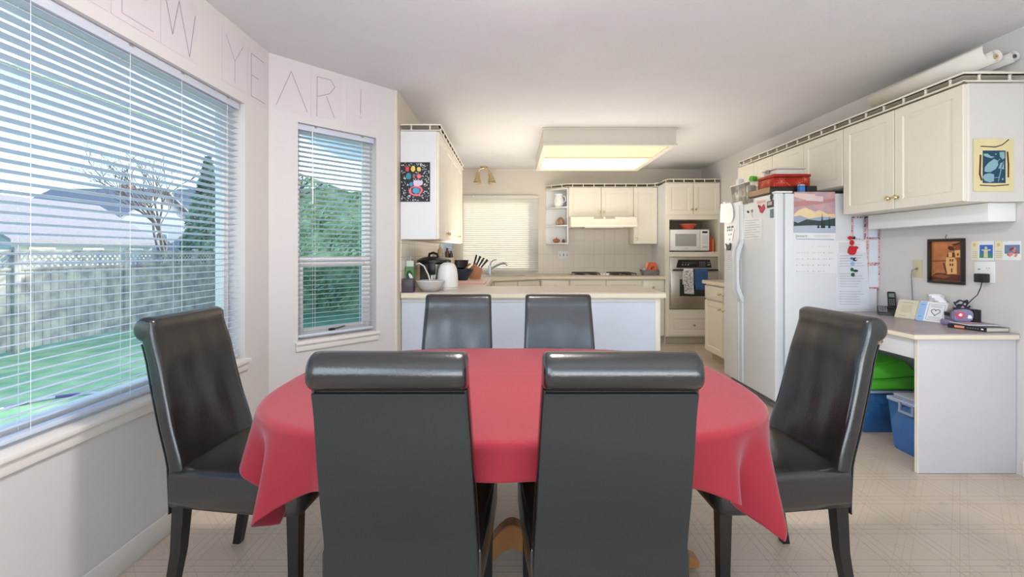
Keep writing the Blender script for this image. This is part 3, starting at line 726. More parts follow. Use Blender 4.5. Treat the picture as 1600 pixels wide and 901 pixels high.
# towels over the handle
def towel(label, x0, x1, zb, mats_, pat):
    b = MB(Mo); n = 12; v = []; f = []; prof = [(.330, .0412), (.40, .0415), (.50, .042), (.528, .042), (.541, .050), (.543, .060), (.541, .070), (.530, .0785)] + [(.530 - (.530 - zb) * k / 8, .0785 + .004 * math.sin(k)) for k in range(1, 9)]
    for j, (y, z) in enumerate(prof):
        for i in range(n + 1):
            u = i / n; rip = .003 * math.sin(u * 14 + j * .2) * (1 if j > 7 else .0)
            v.append((x0 + (x1 - x0) * u + (.01 * (j - 8) / 8 if j > 8 else 0), y - (.012 * u if j == len(prof) - 1 else 0), z + max(0, rip)))
    for j in range(len(prof) - 1):
        for i in range(n): a = j * (n + 1) + i; f.append((a, a + 1, a + n + 2, a + n + 1))
    b.add(v, f, mats_)
    if pat:
        random.seed(5)
        for k in range(150):
            u, q = random.uniform(x0 + .008, x1 - .008), random.uniform(zb + .02, .52); a = random.uniform(0, PI); L = random.uniform(.004, .012)
            b.stroke([(u - L * math.cos(a), q - L * math.sin(a)), (u + L * math.cos(a), q + L * math.sin(a))], .003, .0832, black_pl, t=.0004)
    o = single(b, 'tea_towel', label, 'towel', Mo @ Vector(((x0 + x1) / 2, zb, .06))); s_ = o.modifiers.new('t', 'SOLIDIFY'); s_.thickness = .0015
towel('white tea towel with black scribble pattern hanging on the oven handle', .155, .285, .215, mat('towel_white', (232, 230, 228), .9), True)
towel('denim blue towel hanging on the oven handle', .30, .475, .265, mat('towel_blue', (62, 100, 148), .95, bump=.5, bscale=300, var=.1, scale=40), False)
# microwave
mw = thing('microwave', 'white countertop microwave in the tower niche', 'microwave', (2.38, 6.22, 1.236))
Mm = frame((2.12, 6.03, 1.236), (1, 0, 0), UP)
b = MB(Mm); b.box((0, .012, -.36), (.535, .30, 0), white_pl, .006); b.box((.03, 0, -.3), (.07, .012, -.02), black_pl); b.box((.46, 0, -.3), (.5, .012, -.02), black_pl); b.build('body', mw)
b = MB(Mm); b.box((.004, .018, .0005), (.405, .296, .016), white_pl, .005); d_ = b.build('door', mw)
b = MB(Mm); b.box((.072, .075, .0162), (.355, .24, .018), mat('microwave_window', (168, 170, 166), .25)); b.build('window', d_)
b = MB(Mm); b.box((.409, .018, .0005), (.531, .296, .014), white_pl, .004); d_ = b.build('control_panel', mw)
b = MB(Mm); b.rect(.435, .25, .505, .275, .0142, black_pl)
for i in range(3):
    for j in range(5): b.rect(.437 + i * .025, .11 + j * .024, .455 + i * .025, .124 + j * .024, .0142, mat('pale_key', (206, 208, 210), .5))
b.rect(.437, .05, .505, .08, .0142, mat('pale_key', (206, 208, 210), .5)); b.build('keypad', d_)
b = MB(Mm); b.stroke([(.19, .045), (.25, .045)], .005, .0162, inkl); b.build('emblem', mw)
b = MB(); b.lathe([(0, .0), (.06, 0), (.065, .006), (.11, .07), (.118, .075), (.108, .072), (.06, .012), (0, .01)], mat('coral_bowl', (216, 96, 70), .35), (2.42, 6.17, 1.5365), 28); b.lathe([(.112, .070), (.12, .074), (.12, .078), (.112, .078)], mat('coral_rim', (232, 130, 90), .35), (2.42, 6.17, 1.5365), 28)
single(b, 'mixing_bowl', 'coral red bowl sitting on top of the microwave', 'bowl', (2.42, 6.17, 1.5365))
for x, h_, c_, lab in ((2.672, .20, (214, 70, 48), 'red book standing right of the microwave'), (2.70, .17, (226, 140, 60), 'orange book standing at the right wall of the niche')):
    b = MB(); b.box((x, 6.04, 1.236), (x + .022, 6.18, 1.236 + h_), mat('book_%d' % int(x * 1000), c_, .5), .002); b.box((x + .003, 6.043, 1.238), (x + .019, 6.1815, 1.234 + h_), paper); single(b, 'book', lab, 'book', (x + .011, 6.11, 1.236))
# ---- base cabinets and worktops
Mb = frame((0, 6.03, 0), (1, 0, 0), UP)
def basecab(label, M, w, items, depth=.565, h=.868): return cabinet('base_cabinet', label, M, w, h, depth, items, toe=.1)
basecab('cream drawer base cabinet between the sink corner and the hob', frame((.385, 6.03, 0), (1, 0, 0), UP), .385, [('flat', .01, .70, .365, .155, (.19, .78)), ('drawer', .01, .41, .365, .28, (.19, .55)), ('drawer', .01, .115, .365, .28, (.19, .25))])
basecab('cream two-door base cabinet under the gas hob', frame((.772, 6.03, 0), (1, 0, 0), UP), .978, [('door', .01, .115, .478, .74, (.45, .74)), ('door', .49, .115, .478, .74, (.53, .74))])
basecab('narrow cream base cabinet with a drawer next to the oven tower', frame((1.752, 6.03, 0), (1, 0, 0), UP), .30, [('flat', .01, .66, .28, .195, (.14, .76)), ('door', .01, .115, .28, .535, (.04, .6))])
th = thing('corner_cabinet', 'cream angled sink cabinet in the far left corner', 'cabinet', (-.4, 6.1, 0))
b = MB(); b.prism([(-.87, 5.60), (-.25, 5.60), (.38, 6.05), (.38, 6.598), (-.87, 6.598)], .1, .868, cream); b.prism([(-.87, 5.65), (-.28, 5.65), (.34, 6.1), (.34, 6.598), (-.87, 6.598)], .001, .1, mat('toe_kick', (196, 184, 164), .6)); b.build('body', th)
dd = Vector((.63, .45, 0)); Mc = frame((-.25, 5.60, 0), dd, UP)
fronts(Mc, th, [('door', .02, .115, .365, .74, (.35, .70)), ('door', .39, .115, .365, .74, (.42, .70))])
th = cabinet('base_cabinet', 'cream base cabinets of the left run below the kettle and pots', frame((-.29, 4.20, 0), (0, 1, 0), UP), 1.395, .868, .58, [('flat', .01, .70, .45, .155, (.23, .78)), ('door', .01, .115, .45, .575, (.42, .62)), ('flat', .47, .70, .45, .155, (.7, .78)), ('door', .47, .115, .45, .575, (.5, .62)), ('flat', .93, .70, .45, .155, (1.15, .78)), ('door', .93, .115, .45, .575, (.97, .62))], toe=.1)
th = thing('peninsula_cabinet', 'long base cabinet of the peninsula with plain white back panel tinted with cool daylight', 'cabinet', (.15, 3.85, 0))
b = MB(); b.box((-.87, 3.54, .1), (1.15, 4.16, .868), cream); b.box((-.87, 3.6, .001), (1.1, 4.1, .1), mat('toe_kick', (196, 184, 164), .6)); b.build('body', th)
b = MB(); b.box((-.868, 3.522, .001), (1.125, 3.54, .868), mat('daylight_tinted_panel', (206, 214, 228), .5, var=.01)); b.build('back_panel', th)  # white laminate with the blue of daylight put into its colour
b = MB(); b.box((1.126, 3.518, .001), (1.165, 3.54, .868), cream, .002); b.box((-.868, 3.514, .835), (1.126, 3.522, .868), whitelam, .002); b.build('trim_strip', th)
fronts(frame((1.15, 4.161, 0), (-1, 0, 0), UP), th, [('door', .01 + k * .4, .115, .39, .74, (.05 + k * .4, .7)) for k in range(3)])
b = MB(); P = [(-.865, 3.485), (1.2, 3.485), (1.2, 4.19), (-.24, 4.19), (-.24, 5.56), (.37, 5.995), (2.05, 5.995), (2.05, 6.591), (-.865, 6.591)]
b.prism(P, .870, .902, edge_m); b.prism([(-.865, 3.488)] + [(1.197, 3.488), (1.197, 4.187), (-.243, 4.187), (-.243, 5.562), (.368, 5.998), (2.05, 5.998), (2.05, 6.591), (-.865, 6.591)], .902, .910, counter_m)
single(b, 'worktop', 'beige laminate worktop running round the kitchen and over the peninsula', 'worktop', (.2, 4.5, .87))
# base cabinet beside fridge
cabinet('base_cabinet', 'narrow cream base cabinets between fridge and oven tower', frame((2.235, 5.16, 0), (0, -1, 0), UP), .905, .868, .552, [('flat', .01, .70, .44, .155, (.40, .78)), ('door', .01, .115, .44, .575, (.40, .62)), ('flat', .46, .70, .44, .155, (.5, .78)), ('door', .46, .115, .44, .575, (.5, .62))], toe=.1)
b = MB(); b.box((2.195, 4.253, .869), (2.786, 5.18, .902), edge_m, .003); b.box((2.198, 4.256, .902), (2.786, 5.177, .910), counter_m); single(b, 'worktop', 'short piece of beige worktop beyond the fridge', 'worktop', (2.5, 4.7, .87))
# hob
hb = thing('gas_hob', 'gas hob with black grates set in the back worktop', 'hob', (1.26, 6.27, .9105))
b = MB(); b.box((.82, 6.06, .9105), (1.72, 6.50, .919), steel, .003); b.build('top_plate', hb)
for x in (.96, 1.13, 1.44, 1.60):
    for y in (6.17, 6.39):
        b = MB(); b.lathe([(0, .001), (.045, .001), (.045, .010), (.03, .014), (0, .016)], black_pl, (x, y, .919), 16); b.build('burner', hb)
gm = mat('cast_iron', (52, 44, 38), .6)
for x0, x1 in ((.86, 1.20), (1.36, 1.69)):
    b = MB()
    for y in (6.10, 6.17, 6.24, 6.32, 6.39, 6.46): b.box((x0, y - .005, .938), (x1, y + .005, .948), gm, .002)
    for x in (x0, (x0 + x1) / 2, x1 - .01): b.box((x, 6.10, .936), (x + .01, 6.46, .946), gm, .002)
    for x in (x0, x1 - .01):
        for y in (6.10, 6.455): b.box((x, y - .004, .9192), (x + .01, y + .004, .94), gm)
    b.build('grate', hb)
for x in (1.225, 1.262, 1.30, 1.335):
    b = MB(); b.lathe([(0, .0002), (.017, .0002), (.017, .014), (.012, .022), (0, .022)], white_pl, (x, 6.13 + .05 * ((x * 100) % 2), .919), 12); b.build('knob', hb)
# sink and tap
sk = thing('kitchen_sink', 'stainless steel corner sink in front of the closed blind', 'sink', (-.2, 6.14, .9105))
Ms = frame((-.22, 6.13, .9105), (1, .55, 0), (-.55, 1, 0), UP)
def rr(w, h, r, n=6): return [(sx * (w - r) + r * math.cos(a0 + k * PI / 2 / n), sy * (h - r) + r * math.sin(a0 + k * PI / 2 / n)) for sx, sy, a0 in ((1, 1, 0), (-1, 1, PI / 2), (-1, -1, PI), (1, -1, 1.5 * PI)) for k in range(n + 1)]
b = MB(Ms); b.prism(rr(.36, .24, .06), 0, .006, chrome, bev=.002); b.build('rim', sk)
for sx in (-.17, .17):
    b = MB(Ms); b.prism([(x + sx, y) for x, y in rr(.15, .18, .05)], .0062, .0078, steel, bev=.0005); b.build('basin', sk)
tp = thing('mixer_tap', 'chrome single-lever mixer tap with spout over the sink', 'tap', (-.31, 6.30, .917))
b = MB(); b.lathe([(0, 0), (.07, 0), (.07, .006), (.03, .01), (.026, .03), (.024, .11), (.02, .13), (0, .135)], chrome, (-.31, 6.30, .917), 18); b.build('body', tp)
b = MB(); b.tube([(-.30, 6.29, .99), (-.24, 6.27, 1.03), (-.17, 6.25, 1.065), (-.11, 6.235, 1.078), (-.075, 6.225, 1.07), (-.068, 6.222, 1.045)], [.014, .015, .016, .017, .018, .017], chrome, 12); b.build('spout', tp)
b = MB(); b.tube([(-.31, 6.30, 1.045), (-.295, 6.295, 1.09), (-.26, 6.285, 1.12), (-.215, 6.275, 1.128)], [.013, .011, .009, .007], chrome, 10); b.build('lever', tp)
# ---- right wall cabinets
cabinet('wall_cabinet', 'large cream two-door wall cabinet over the desk with a cyanotype on its end', frame((2.48, 3.33, 1.50), (0, -1, 0), UP), .89, .644, .308, [('door', 0, 0, .445, .644, (.415, .075)), ('door', .445, 0, .445, .644, (.475, .075))], endmat=(mat('cabinet_end', (216, 211, 206), .5, var=.01), (.89,)))
cabinet('wall_cabinet', 'short cream two-door wall cabinet above the fridge', frame((2.48, 4.238, 1.718), (0, -1, 0), UP), .905, .426, .308, [('door', 0, 0, .4525, .426, (.42, .06)), ('door', .4525, 0, .4525, .426, (.485, .06))])
cabinet('wall_cabinet', 'cream wall cabinet half hidden by the boxes beyond the fridge', frame((2.48, 4.88, 1.347), (0, -1, 0), UP), .64, .797, .308, [('door', 0, 0, .32, .797, (.29, .06)), ('door', .32, 0, .32, .797, (.35, .06))])
gallery('cream spindle gallery rail along the right wall cabinets under the paper rolls', None, [(2.775, 2.425), (2.445, 2.425), (2.445, 4.80), (2.50, 4.87)], 2.145, [(2.787, 2.415), (2.435, 2.415), (2.435, 4.8), (2.5, 4.87), (2.787, 4.87)])
b = MB(); b.box((2.634, 2.478, 1.394), (2.788, 3.315, 1.498), white_pl, .003); single(b, 'light_valance', 'white boxed light valance under the cabinet above the desk', 'valance', (2.71, 2.9, 1.394))
# ---- fridge
fr = thing('refrigerator', 'white side-by-side refrigerator covered with papers and magnets', 'refrigerator', (2.4, 3.815, 0))
b = MB(); b.box((2.075, 3.402, .03), (2.775, 4.232, 1.672), frid_m, .008); b.box((2.1, 3.42, .0), (2.7, 4.21, .03), black_pl); b.build('body', fr)
Mf = frame((2.0, 4.232, 0), (0, -1, 0), UP)     # front plane: local x runs toward the camera
doors = []
for x0, x1 in ((0, .318), (.324, .832)):
    b = MB(Mf); b.box((x0, .085, -.068), (x1, 1.676, 0), frid_m, .014, seg=3); doors.append(b.build('door', fr))
for i, x in enumerate((.287, .355)):
    b = MB(Mf); pr = [(0.0, .79), (.012, .79), (.058, .90), (.062, .98), (.062, 1.16), (.056, 1.24), (.012, 1.34), (0, 1.34), (0, 1.30), (.034, 1.22), (.042, 1.14), (.042, .98), (.036, .92), (0, .84)]
    b.prism([(z, y) for z, y in pr], -.013, .013, frid_m, M=frame((x, 0, 0), (0, 0, 1), (0, 1, 0)), bev=.004)
    b.box((x - .012, .10, .0005), (x + .012, .79, .012), frid_m, .004); b.box((x - .012, 1.34, .0005), (x + .012, 1.64, .010), frid_m, .004); b.build('handle', doors[i])
b = MB(Mf); b.box((.01, .012, -.10), (.822, .078, -.06), frid_m, .003)
for k in range(4): b.box((.03, .02 + k * .014, -.06), (.80, .026 + k * .014, -.052), grey_pl)
b.build('kick_grille', fr)
for x in (.045, .79):
    b = MB(Mf); b.box((x - .03, 1.677, -.14), (x + .03, 1.692, -.01), white_pl, .005); b.build('hinge_cover', fr)
# ---- desk
dk = thing('desk', 'built-in white desk with laminate top between fridge and wall corner', 'desk', (2.5, 2.93, 0))
b = MB(); b.box((2.208, 2.458, .744), (2.787, 3.395, .769), edge_m, .003); b.box((2.211, 2.461, .769), (2.787, 3.395, .777), mat('desk_laminate', (172, 158, 160), .35)); b.box((2.214, 2.4585, .757), (2.787, 2.4597, .762), mat('desk_edge_line', (196, 150, 96), .5)); b.build('desktop', dk)
b = MB(); b.box((2.248, 2.477, .002), (2.787, 2.497, .743), mat('desk_end', (205, 200, 204), .5, var=.01), .001); b.build('end_panel', dk)
b = MB(); b.box((2.243, 2.4775, .002), (2.248, 2.497, .743), cream); b.build('edge_strip', dk)
b = MB(); b.box((2.272, 2.50, .622), (2.74, 3.39, .743), whitelam); b.build('drawer_case', dk)
Md = frame((2.27, 3.39, 0), (0, -1, 0), UP)
fronts(Md, dk, [('flat', .005, .626, .435, .112, (.22, .684)), ('flat', .445, .626, .44, .112, (.665, .684))], m=whitelam)
# ================================================================== CEILING LAMPS
lb = thing('ceiling_light_box', 'long boxed fluorescent ceiling light over the peninsula', 'light', (.96, 5.1, 2.28))
x0, x1, y0, y1, z0 = .31, 1.62, 4.42, 5.80, 2.28
bxm = mat('light_box_paint', (214, 206, 194), .6, var=.01)
b = MB()
for a, c in (((x0, y0, z0), (x1, y0 + .02, C - .001)), ((x0, y1 - .02, z0), (x1, y1, C - .001)), ((x0, y0 + .02, z0), (x0 + .02, y1 - .02, C - .001)), ((x1 - .02, y0 + .02, z0), (x1, y1 - .02, C - .001))): b.box(a, c, bxm)
b.box((x0 - .012, y0 - .012, C - .02), (x1 + .012, y0, C - .001), bxm, .003); b.box((x0 - .012, y0 - .012, z0), (x1 + .012, y0, z0 + .015), bxm, .003)
b.build('frame', lb)
b = MB(); ym = 5.03
for a, c in (((x0 + .02, y0 + .02, z0), (x1 - .02, y0 + .05, z0 + .012)), ((x0 + .02, y1 - .05, z0), (x1 - .02, y1 - .02, z0 + .012)), ((x0 + .02, y0 + .05, z0), (x0 + .05, y1 - .05, z0 + .012)), ((x1 - .05, y0 + .05, z0), (x1 - .02, y1 - .05, z0 + .012)), ((x0 + .05, ym - .012, z0), (x1 - .05, ym + .012, z0 + .012))): b.box(a, c, bxm)
b.build('grid', lb)
dm1 = mat('diffuser_dim', (226, 210, 176), .5, emit=(255, 232, 186), es=.15); dm2 = mat('diffuser_lit', (255, 244, 214), .5, emit=(255, 236, 196), es=.45); tbm = mat('tube_lit', (255, 250, 240), .5, emit=(255, 240, 212), es=LAMP_BOX)
b = MB(); b.box((x0 + .05, y0 + .05, z0 + .013), (x1 - .05, ym - .012, z0 + .016), dm1); b.build('diffuser', lb)
b = MB(); b.box((x0 + .05, ym + .012, z0 + .013), (x1 - .05, y1 - .05, z0 + .016), dm2); b.build('diffuser', lb)['label'] = 'lit diffuser'
b = MB(); b.cyl((x0 + .07, 5.33, z0 + .02), (x1 - .12, 5.33, z0 + .02), .019, .019, tbm, 14); b.build('fluorescent_tube', lb)
# flush lamp over the table, just above the frame
fd = thing('flush_ceiling_lamp', 'round flush ceiling lamp above the dining table at the top edge', 'light', (.05, 1.55, C))
b = MB(); b.lathe([(0, -.001), (.17, -.001), (.17, -.02), (.155, -.025), (0, -.025)], white_pl, (.05, 1.55, C), 32); b.build('base_plate', fd)
b = MB(); b.lathe([(.15, -.026), (.15, -.04), (.12, -.065), (.07, -.08), (0, -.085)], mat('opal_glass', (255, 246, 232), .4, emit=(255, 248, 242), es=LAMP_DINING), (.05, 1.55, C), 32); b.build('shade', fd)
# brass spots
sp = thing('spotlight_fixture', 'brass ceiling fixture with two small spotlights before the back window', 'light', (-.40, 6.42, C))
b = MB(); b.lathe([(0, -.001), (.055, -.001), (.055, -.012), (.02, -.022), (0, -.022)], brass, (-.40, 6.42, C), 20); b.build('canopy', sp)
for sx, tl in ((-1, -.02), (1, .05)):
    x = -.40 + sx * .085
    b = MB(); b.tube([(-.40, 6.42, C - .02), (-.40 + sx * .05, 6.42, C - .03), (x, 6.42, C - .07), (x, 6.42, C - .10)], .009, brass, 8); b.build('arm', sp)
    b = MB(); b.cyl((x, 6.42, C - .09), (x + tl * .3, 6.41, C - .16), .026, .03, brass, 18); b.cyl((x + tl * .3, 6.41, C - .16), (x + tl * .6, 6.40, C - .235), .036, .058, brass, 20, caps=True); b.build('shade', sp)
    b = MB(); b.cyl((x + tl * .6, 6.40, C - .2353), (x + tl * .6, 6.40, C - .238), .05, .05, mat('spot_bulb', (250, 240, 210), .4), 18); b.build('bulb', sp)

# ================================================================== PAPERS ON THE WALLS
PL = frame((XL, 0, 0), (0, 1, 0), UP)                 # left wall plane, normal to the room
PD = frame((XL, YD, 0), ud, UP)                       # bay wall plane
if (PD.to_3x3() @ Vector((0, 0, 1))).dot(Vector((1, -1, 0))) < 0: raise RuntimeError('plane')
def inset(M, z): return M @ Matrix.Translation((0, 0, z))
def sheet(label, M, corners, strokes, faint=False, w=.0035, dy=.001):
    q = pk(M, corners); Mq = M; c = M @ Vector((sum(p[0] for p in q) / 4, min(p[1] for p in q), dy))
    th = thing('paper_sheet', label, 'paper', c)
    b = MB(Mq); b.flat(q, dy, paper2, t=.0005); b.build('sheet', th)
    b = MB(Mq)
    for s_ in strokes: b.stroke(pk(M, s_), w, dy + .0008, inkl if faint else ink2, t=.0004)
    b.build('letter', th)
c3 = lambda L: [(330 + x / 3.0025, 50 + y / 3.0025) for x, y in L]
c1 = lambda L: [(180 + x / 7.51, y / 7.51) for x, y in L]
def vsheet(a, b2, zb, zt): return None
def lsheet(label, y0, y1, strokes, zb=2.115, zt=2.395, **k):
    """sheet on the left wall from y0 to y1, strokes in sheet units 0..1"""
    c = PL @ Vector(((y0 + y1) / 2, zb, .001)); th = thing('paper_sheet', label, 'paper', c)
    b = MB(PL); b.rect(y0, zb, y1, zt, .001, paper2, t=.0005); b.build('sheet', th)
    b = MB(PL)
    for s_ in strokes: b.stroke([(y0 + (y1 - y0) * u, zb + (zt - zb) * v_) for u, v_ in s_], .0035, .0018, inkl if k.get('faint') else ink2, t=.0004)
    b.build('letter', th)
lsheet('white sheet with a pencilled letter N taped above the big window', 1.45, 1.665, [[(.15, .1), (.15, .9), (.85, .1), (.85, .9)]])
lsheet('white sheet with a pencilled letter E taped above the big window beside the W', 1.675, 1.905, [[(.85, .9), (.2, .9), (.2, .1), (.85, .1)], [(.2, .5), (.7, .5)]], faint=True)
lsheet('white sheet with a pencilled letter W taped above the big window', 1.912, 2.13, [[(.05, .95), (.30, .25), (.48, .85), (.78, .05), (.95, .8)]])
lsheet('white sheet with a faint letter Y, last but one on the window wall', 2.315, 2.53, [[(.15, .9), (.5, .5), (.85, .9)], [(.5, .5), (.5, .1)]], faint=True)
lsheet('white sheet with a pencilled letter E in the corner above the windows', 2.542, 2.757, [[(.75, .92), (.15, .92), (.15, .08), (.8, .08)], [(.15, .5), (.5, .5)]], zb=2.10, zt=2.39)
sheet('white sheet with a pencilled letter A above the bay window', PD, c3([(287, 360), (462, 395), (462, 195), (287, 148)]), [c3([(305, 340), (375, 185), (450, 375)])])
sheet('white sheet with a pencilled letter R above the bay window', PD, c3([(467, 400), (610, 412), (612, 222), (467, 190)]), [c3([(495, 395), (497, 210), (560, 225), (580, 260), (555, 290), (500, 302)]), c3([(540, 302), (577, 402)])])
sheet('white sheet with a pencilled exclamation mark at the right end of the row', PD, c3([(635, 440), (772, 455), (772, 275), (635, 250)]), [c3([(702, 270), (700, 385)]), c3([(699, 398), (701, 402)])])

# painting on the cabinet end
PA = frame((-.87, 3.487, 0), (1, 0, 0), UP)
th = thing('abstract_print', 'colourful abstract print stuck on the white cabinet end', 'picture', PA @ Vector((.05, 1.65, 0)))
q = pk(PA, [(626, 315), (672, 315), (672, 253.5), (626, 253.5)]); (ax, ay), (bx_, by_) = q[0], q[2]
b = MB(PA); b.rect(ax, ay, bx_, by_, .0005, mat('print_black', (20, 20, 26), .5), t=.004)
random.seed(12)
for k in range(230):
    u, v_ = random.uniform(ax + .006, bx_ - .006), random.uniform(ay + .006, by_ - .006)
    b.blob(u, v_, random.uniform(.002, .006), random.uniform(.002, .005), .0046, random.choice([paper, mat('pale_grey_blue', (176, 196, 214), .6), paper]), n=6, rot=random.uniform(0, 3), jit=.4, t=.0003)
b.build('board', th)
b = MB(PA); U = lambda x, y: (ax + (x - 55) / 470 * (bx_ - ax), by_ - (y - 130) / 615 * (by_ - ay)); kx = (bx_ - ax) / 470
rd = mat('print_red', (222, 62, 72), .5); yl = mat('print_yellow', (236, 206, 96), .5); tq = mat('print_teal', (60, 142, 166), .5); pk_ = mat('print_pink', (240, 116, 128), .5); lp = mat('print_lilac', (222, 204, 222), .5); bu = mat('print_blue', (74, 142, 206), .5); kb = mat('print_black', (20, 20, 26), .5); mv = mat('print_mauve', (140, 96, 112), .5)
for (x, y, rx, ry, m, z) in ((165, 235, 48, 62, kb, 0), (165, 235, 32, 46, rd, 1), (258, 235, 52, 68, kb, 0), (258, 232, 36, 50, yl, 1), (350, 240, 54, 62, kb, 0), (350, 240, 34, 38, yl, 1), (185, 350, 58, 66, kb, 0), (185, 350, 44, 52, tq, 1), (270, 350, 32, 58, kb, 0), (270, 350, 20, 42, mv, 1), (352, 350, 44, 50, kb, 0), (352, 350, 36, 38, pk_, 1),
                          (300, 560, 118, 110, kb, 0), (300, 570, 108, 96, pk_, 1), (330, 455, 84, 52, lp, 2), (228, 475, 40, 52, kb, 3), (228, 475, 28, 38, bu, 4), (300, 575, 78, 58, kb, 3), (303, 575, 62, 46, mat('print_cyan', (72, 160, 200), .5), 4)):
    c = U(x, y); b.blob(c[0], c[1], rx * kx, ry * kx, .0052 + z * .0004, m, n=12, jit=.12, t=.0003)
b.build('painted_shapes', th)

# cyanotype card on the right cabinet end
PE = frame((2.48, 2.438, 0), (1, 0, 0), UP)
g5 = lambda L: pk(PE, [(1510 + x / 9.01, 210 + y / 9.01) for x, y in L])
th = thing('cyanotype_card', 'cream card with a blue leaf cyanotype and brown brush strokes on the cabinet end', 'picture', PE @ Vector((.2, 1.57, 0)))
b = MB(PE); b.flat(g5([(90, 800), (660, 800), (660, 62), (90, 62)]), .0022, mat('card_cream', (226, 212, 164), .8), t=.0008); b.build('card', th)
b = MB(PE); b.flat(g5([(220, 685), (542, 685), (542, 228), (220, 228)]), .0032, mat('cyanotype_blue', (18, 66, 92), .6), t=.0003)
lf = mat('cyanotype_leaf', (138, 178, 190), .6)
for L in ([(245, 520), (250, 460), (300, 400), (380, 345), (430, 370), (440, 430), (400, 490), (330, 530), (270, 530)], [(220, 600), (250, 560), (320, 545), (380, 565), (378, 660), (320, 675), (250, 655)], [(230, 272), (290, 270), (330, 305), (390, 315), (340, 335), (280, 320), (235, 300)], [(455, 250), (525, 245), (530, 330), (500, 355), (460, 310)], [(470, 400), (515, 395), (520, 490), (440, 480)]): b.flat(g5(L)[::-1], .0036, lf, t=.0002)
b.stroke(g5([(440, 660), (480, 480), (515, 380)]), .004, .0036, lf, t=.0002); b.stroke(g5([(385, 610), (450, 605)]), .003, .0036, lf, t=.0002); b.stroke(g5([(425, 385), (460, 350)]), .003, .0036, lf, t=.0002); b.blob(*g5([(500, 630)])[0], .005, .005, .0036, lf, t=.0002); b.blob(*g5([(405, 278)])[0], .004, .004, .0036, lf, t=.0002)
b.build('leaf_print', th)
b = MB(PE); br = mat('brown_brush', (92, 58, 34), .7)
b.stroke(g5([(195, 168), (400, 178), (500, 145), (585, 75)]), .005, .0032, mat('dark_brush', (40, 20, 18), .7)); b.stroke(g5([(185, 715), (380, 725), (585, 708)]), .005, .0032, mat('dark_brush', (40, 20, 18), .7))
b.stroke(g5([(190, 295), (180, 560), (205, 640)]), .010, .0032, br); b.stroke(g5([(568, 250), (582, 420), (580, 600)]), .009, .0032, br); b.build('brush_stroke', th)

# right wall plane
PR = frame((XR, 3.5, 0), (0, -1, 0), UP)
g6 = lambda L: pk(PR, [(1445 + x / 9.48, 360 + y / 9.48) for x, y in L])
th = thing('framed_picture', 'copper-toned old tower picture in a dark frame hung above the desk', 'picture', PR @ Vector((.6, 1.02, 0)))
o4 = g6([(75, 770), (612, 805), (612, 112), (75, 125)]); x0_, x1_ = o4[0][0], o4[1][0]; zb_, zt_ = o4[0][1], o4[2][1]
fm = mat('dark_frame', (34, 26, 22), .4)
b = MB(PR); fw_ = .018
b.box((x0_, zb_, .001), (x1_, zb_ + fw_, .02), fm, .003); b.box((x0_, zt_ - fw_, .001), (x1_, zt_, .02), fm, .003); b.box((x0_, zb_ + fw_, .001), (x0_ + fw_, zt_ - fw_, .02), fm, .003); b.box((x1_ - fw_, zb_ + fw_, .001), (x1_, zt_ - fw_, .02), fm, .003); b.build('frame', th)
b = MB(PR); cop = mat('copper_sheet', (206, 128, 74), .3, metal=.35, var=.15, scale=14); W_ = x1_ - x0_ - 2 * fw_; H_ = zt_ - zb_ - 2 * fw_
V = lambda x, y: (x0_ + fw_ + (x - 110) / 435 * W_, zt_ - fw_ - (y - 165) / 590 * H_)
b.rect(x0_ + fw_, zb_ + fw_, x1_ - fw_, zt_ - fw_, .002, cop, t=.004); b.build('picture_sheet', th)
dk1 = mat('copper_dark', (96, 46, 26), .5, metal=.2); dk2 = mat('copper_mid', (150, 84, 50), .4, metal=.3); lt = mat('copper_light', (238, 184, 120), .4, metal=.3)
b = MB(PR)
def Z(L, m, z): b.flat([V(*p) for p in L][::-1], z, m, t=.0003)
Z([(110, 450), (330, 440), (330, 465), (110, 475)], dk2, .0062); Z([(440, 200), (540, 180), (540, 740), (480, 740), (470, 400), (430, 380)], dk2, .0062)
Z([(110, 700), (180, 640), (320, 640), (540, 660), (540, 750), (110, 750)], dk1, .0064); Z([(330, 420), (350, 340), (440, 330), (440, 430)], dk1, .0066)
Z([(330, 400), (440, 400), (475, 460), (475, 640), (340, 655), (320, 500)], lt, .0070); Z([(360, 330), (412, 330), (412, 395), (360, 395)], lt, .0074); Z([(280, 490), (300, 480), (345, 640), (320, 625)], dk1, .0074)
Z([(360, 230), (430, 240), (440, 300), (380, 300), (350, 270)], dk1, .0066); Z([(400, 210), (530, 175), (530, 205), (430, 235)], dk1, .0068); Z([(440, 300), (525, 290), (525, 400), (460, 400)], lt, .0068); Z([(480, 340), (500, 340), (500, 375), (480, 375)], dk1, .0074)
for x in (388, 420):
    for y in (445, 510): Z([(x - 10, y - 18), (x + 8, y - 18), (x + 8, y + 18), (x - 10, y + 18)], dk1, .0076)
Z([(400, 570), (415, 555), (415, 620), (398, 620)], dk1, .0076); Z([(110, 690), (250, 660), (400, 680), (300, 720)], dk2, .0078)
b.build('engraving', th)
b = MB(PR); c = V(320, 80); b.tube([(c[0], zt_, .004), (c[0], zt_ + .012, .008), (c[0] + .006, zt_ + .02, .006), (c[0], zt_ + .026, .002)], .0015, black_pl, 6); b.build('hook', th)
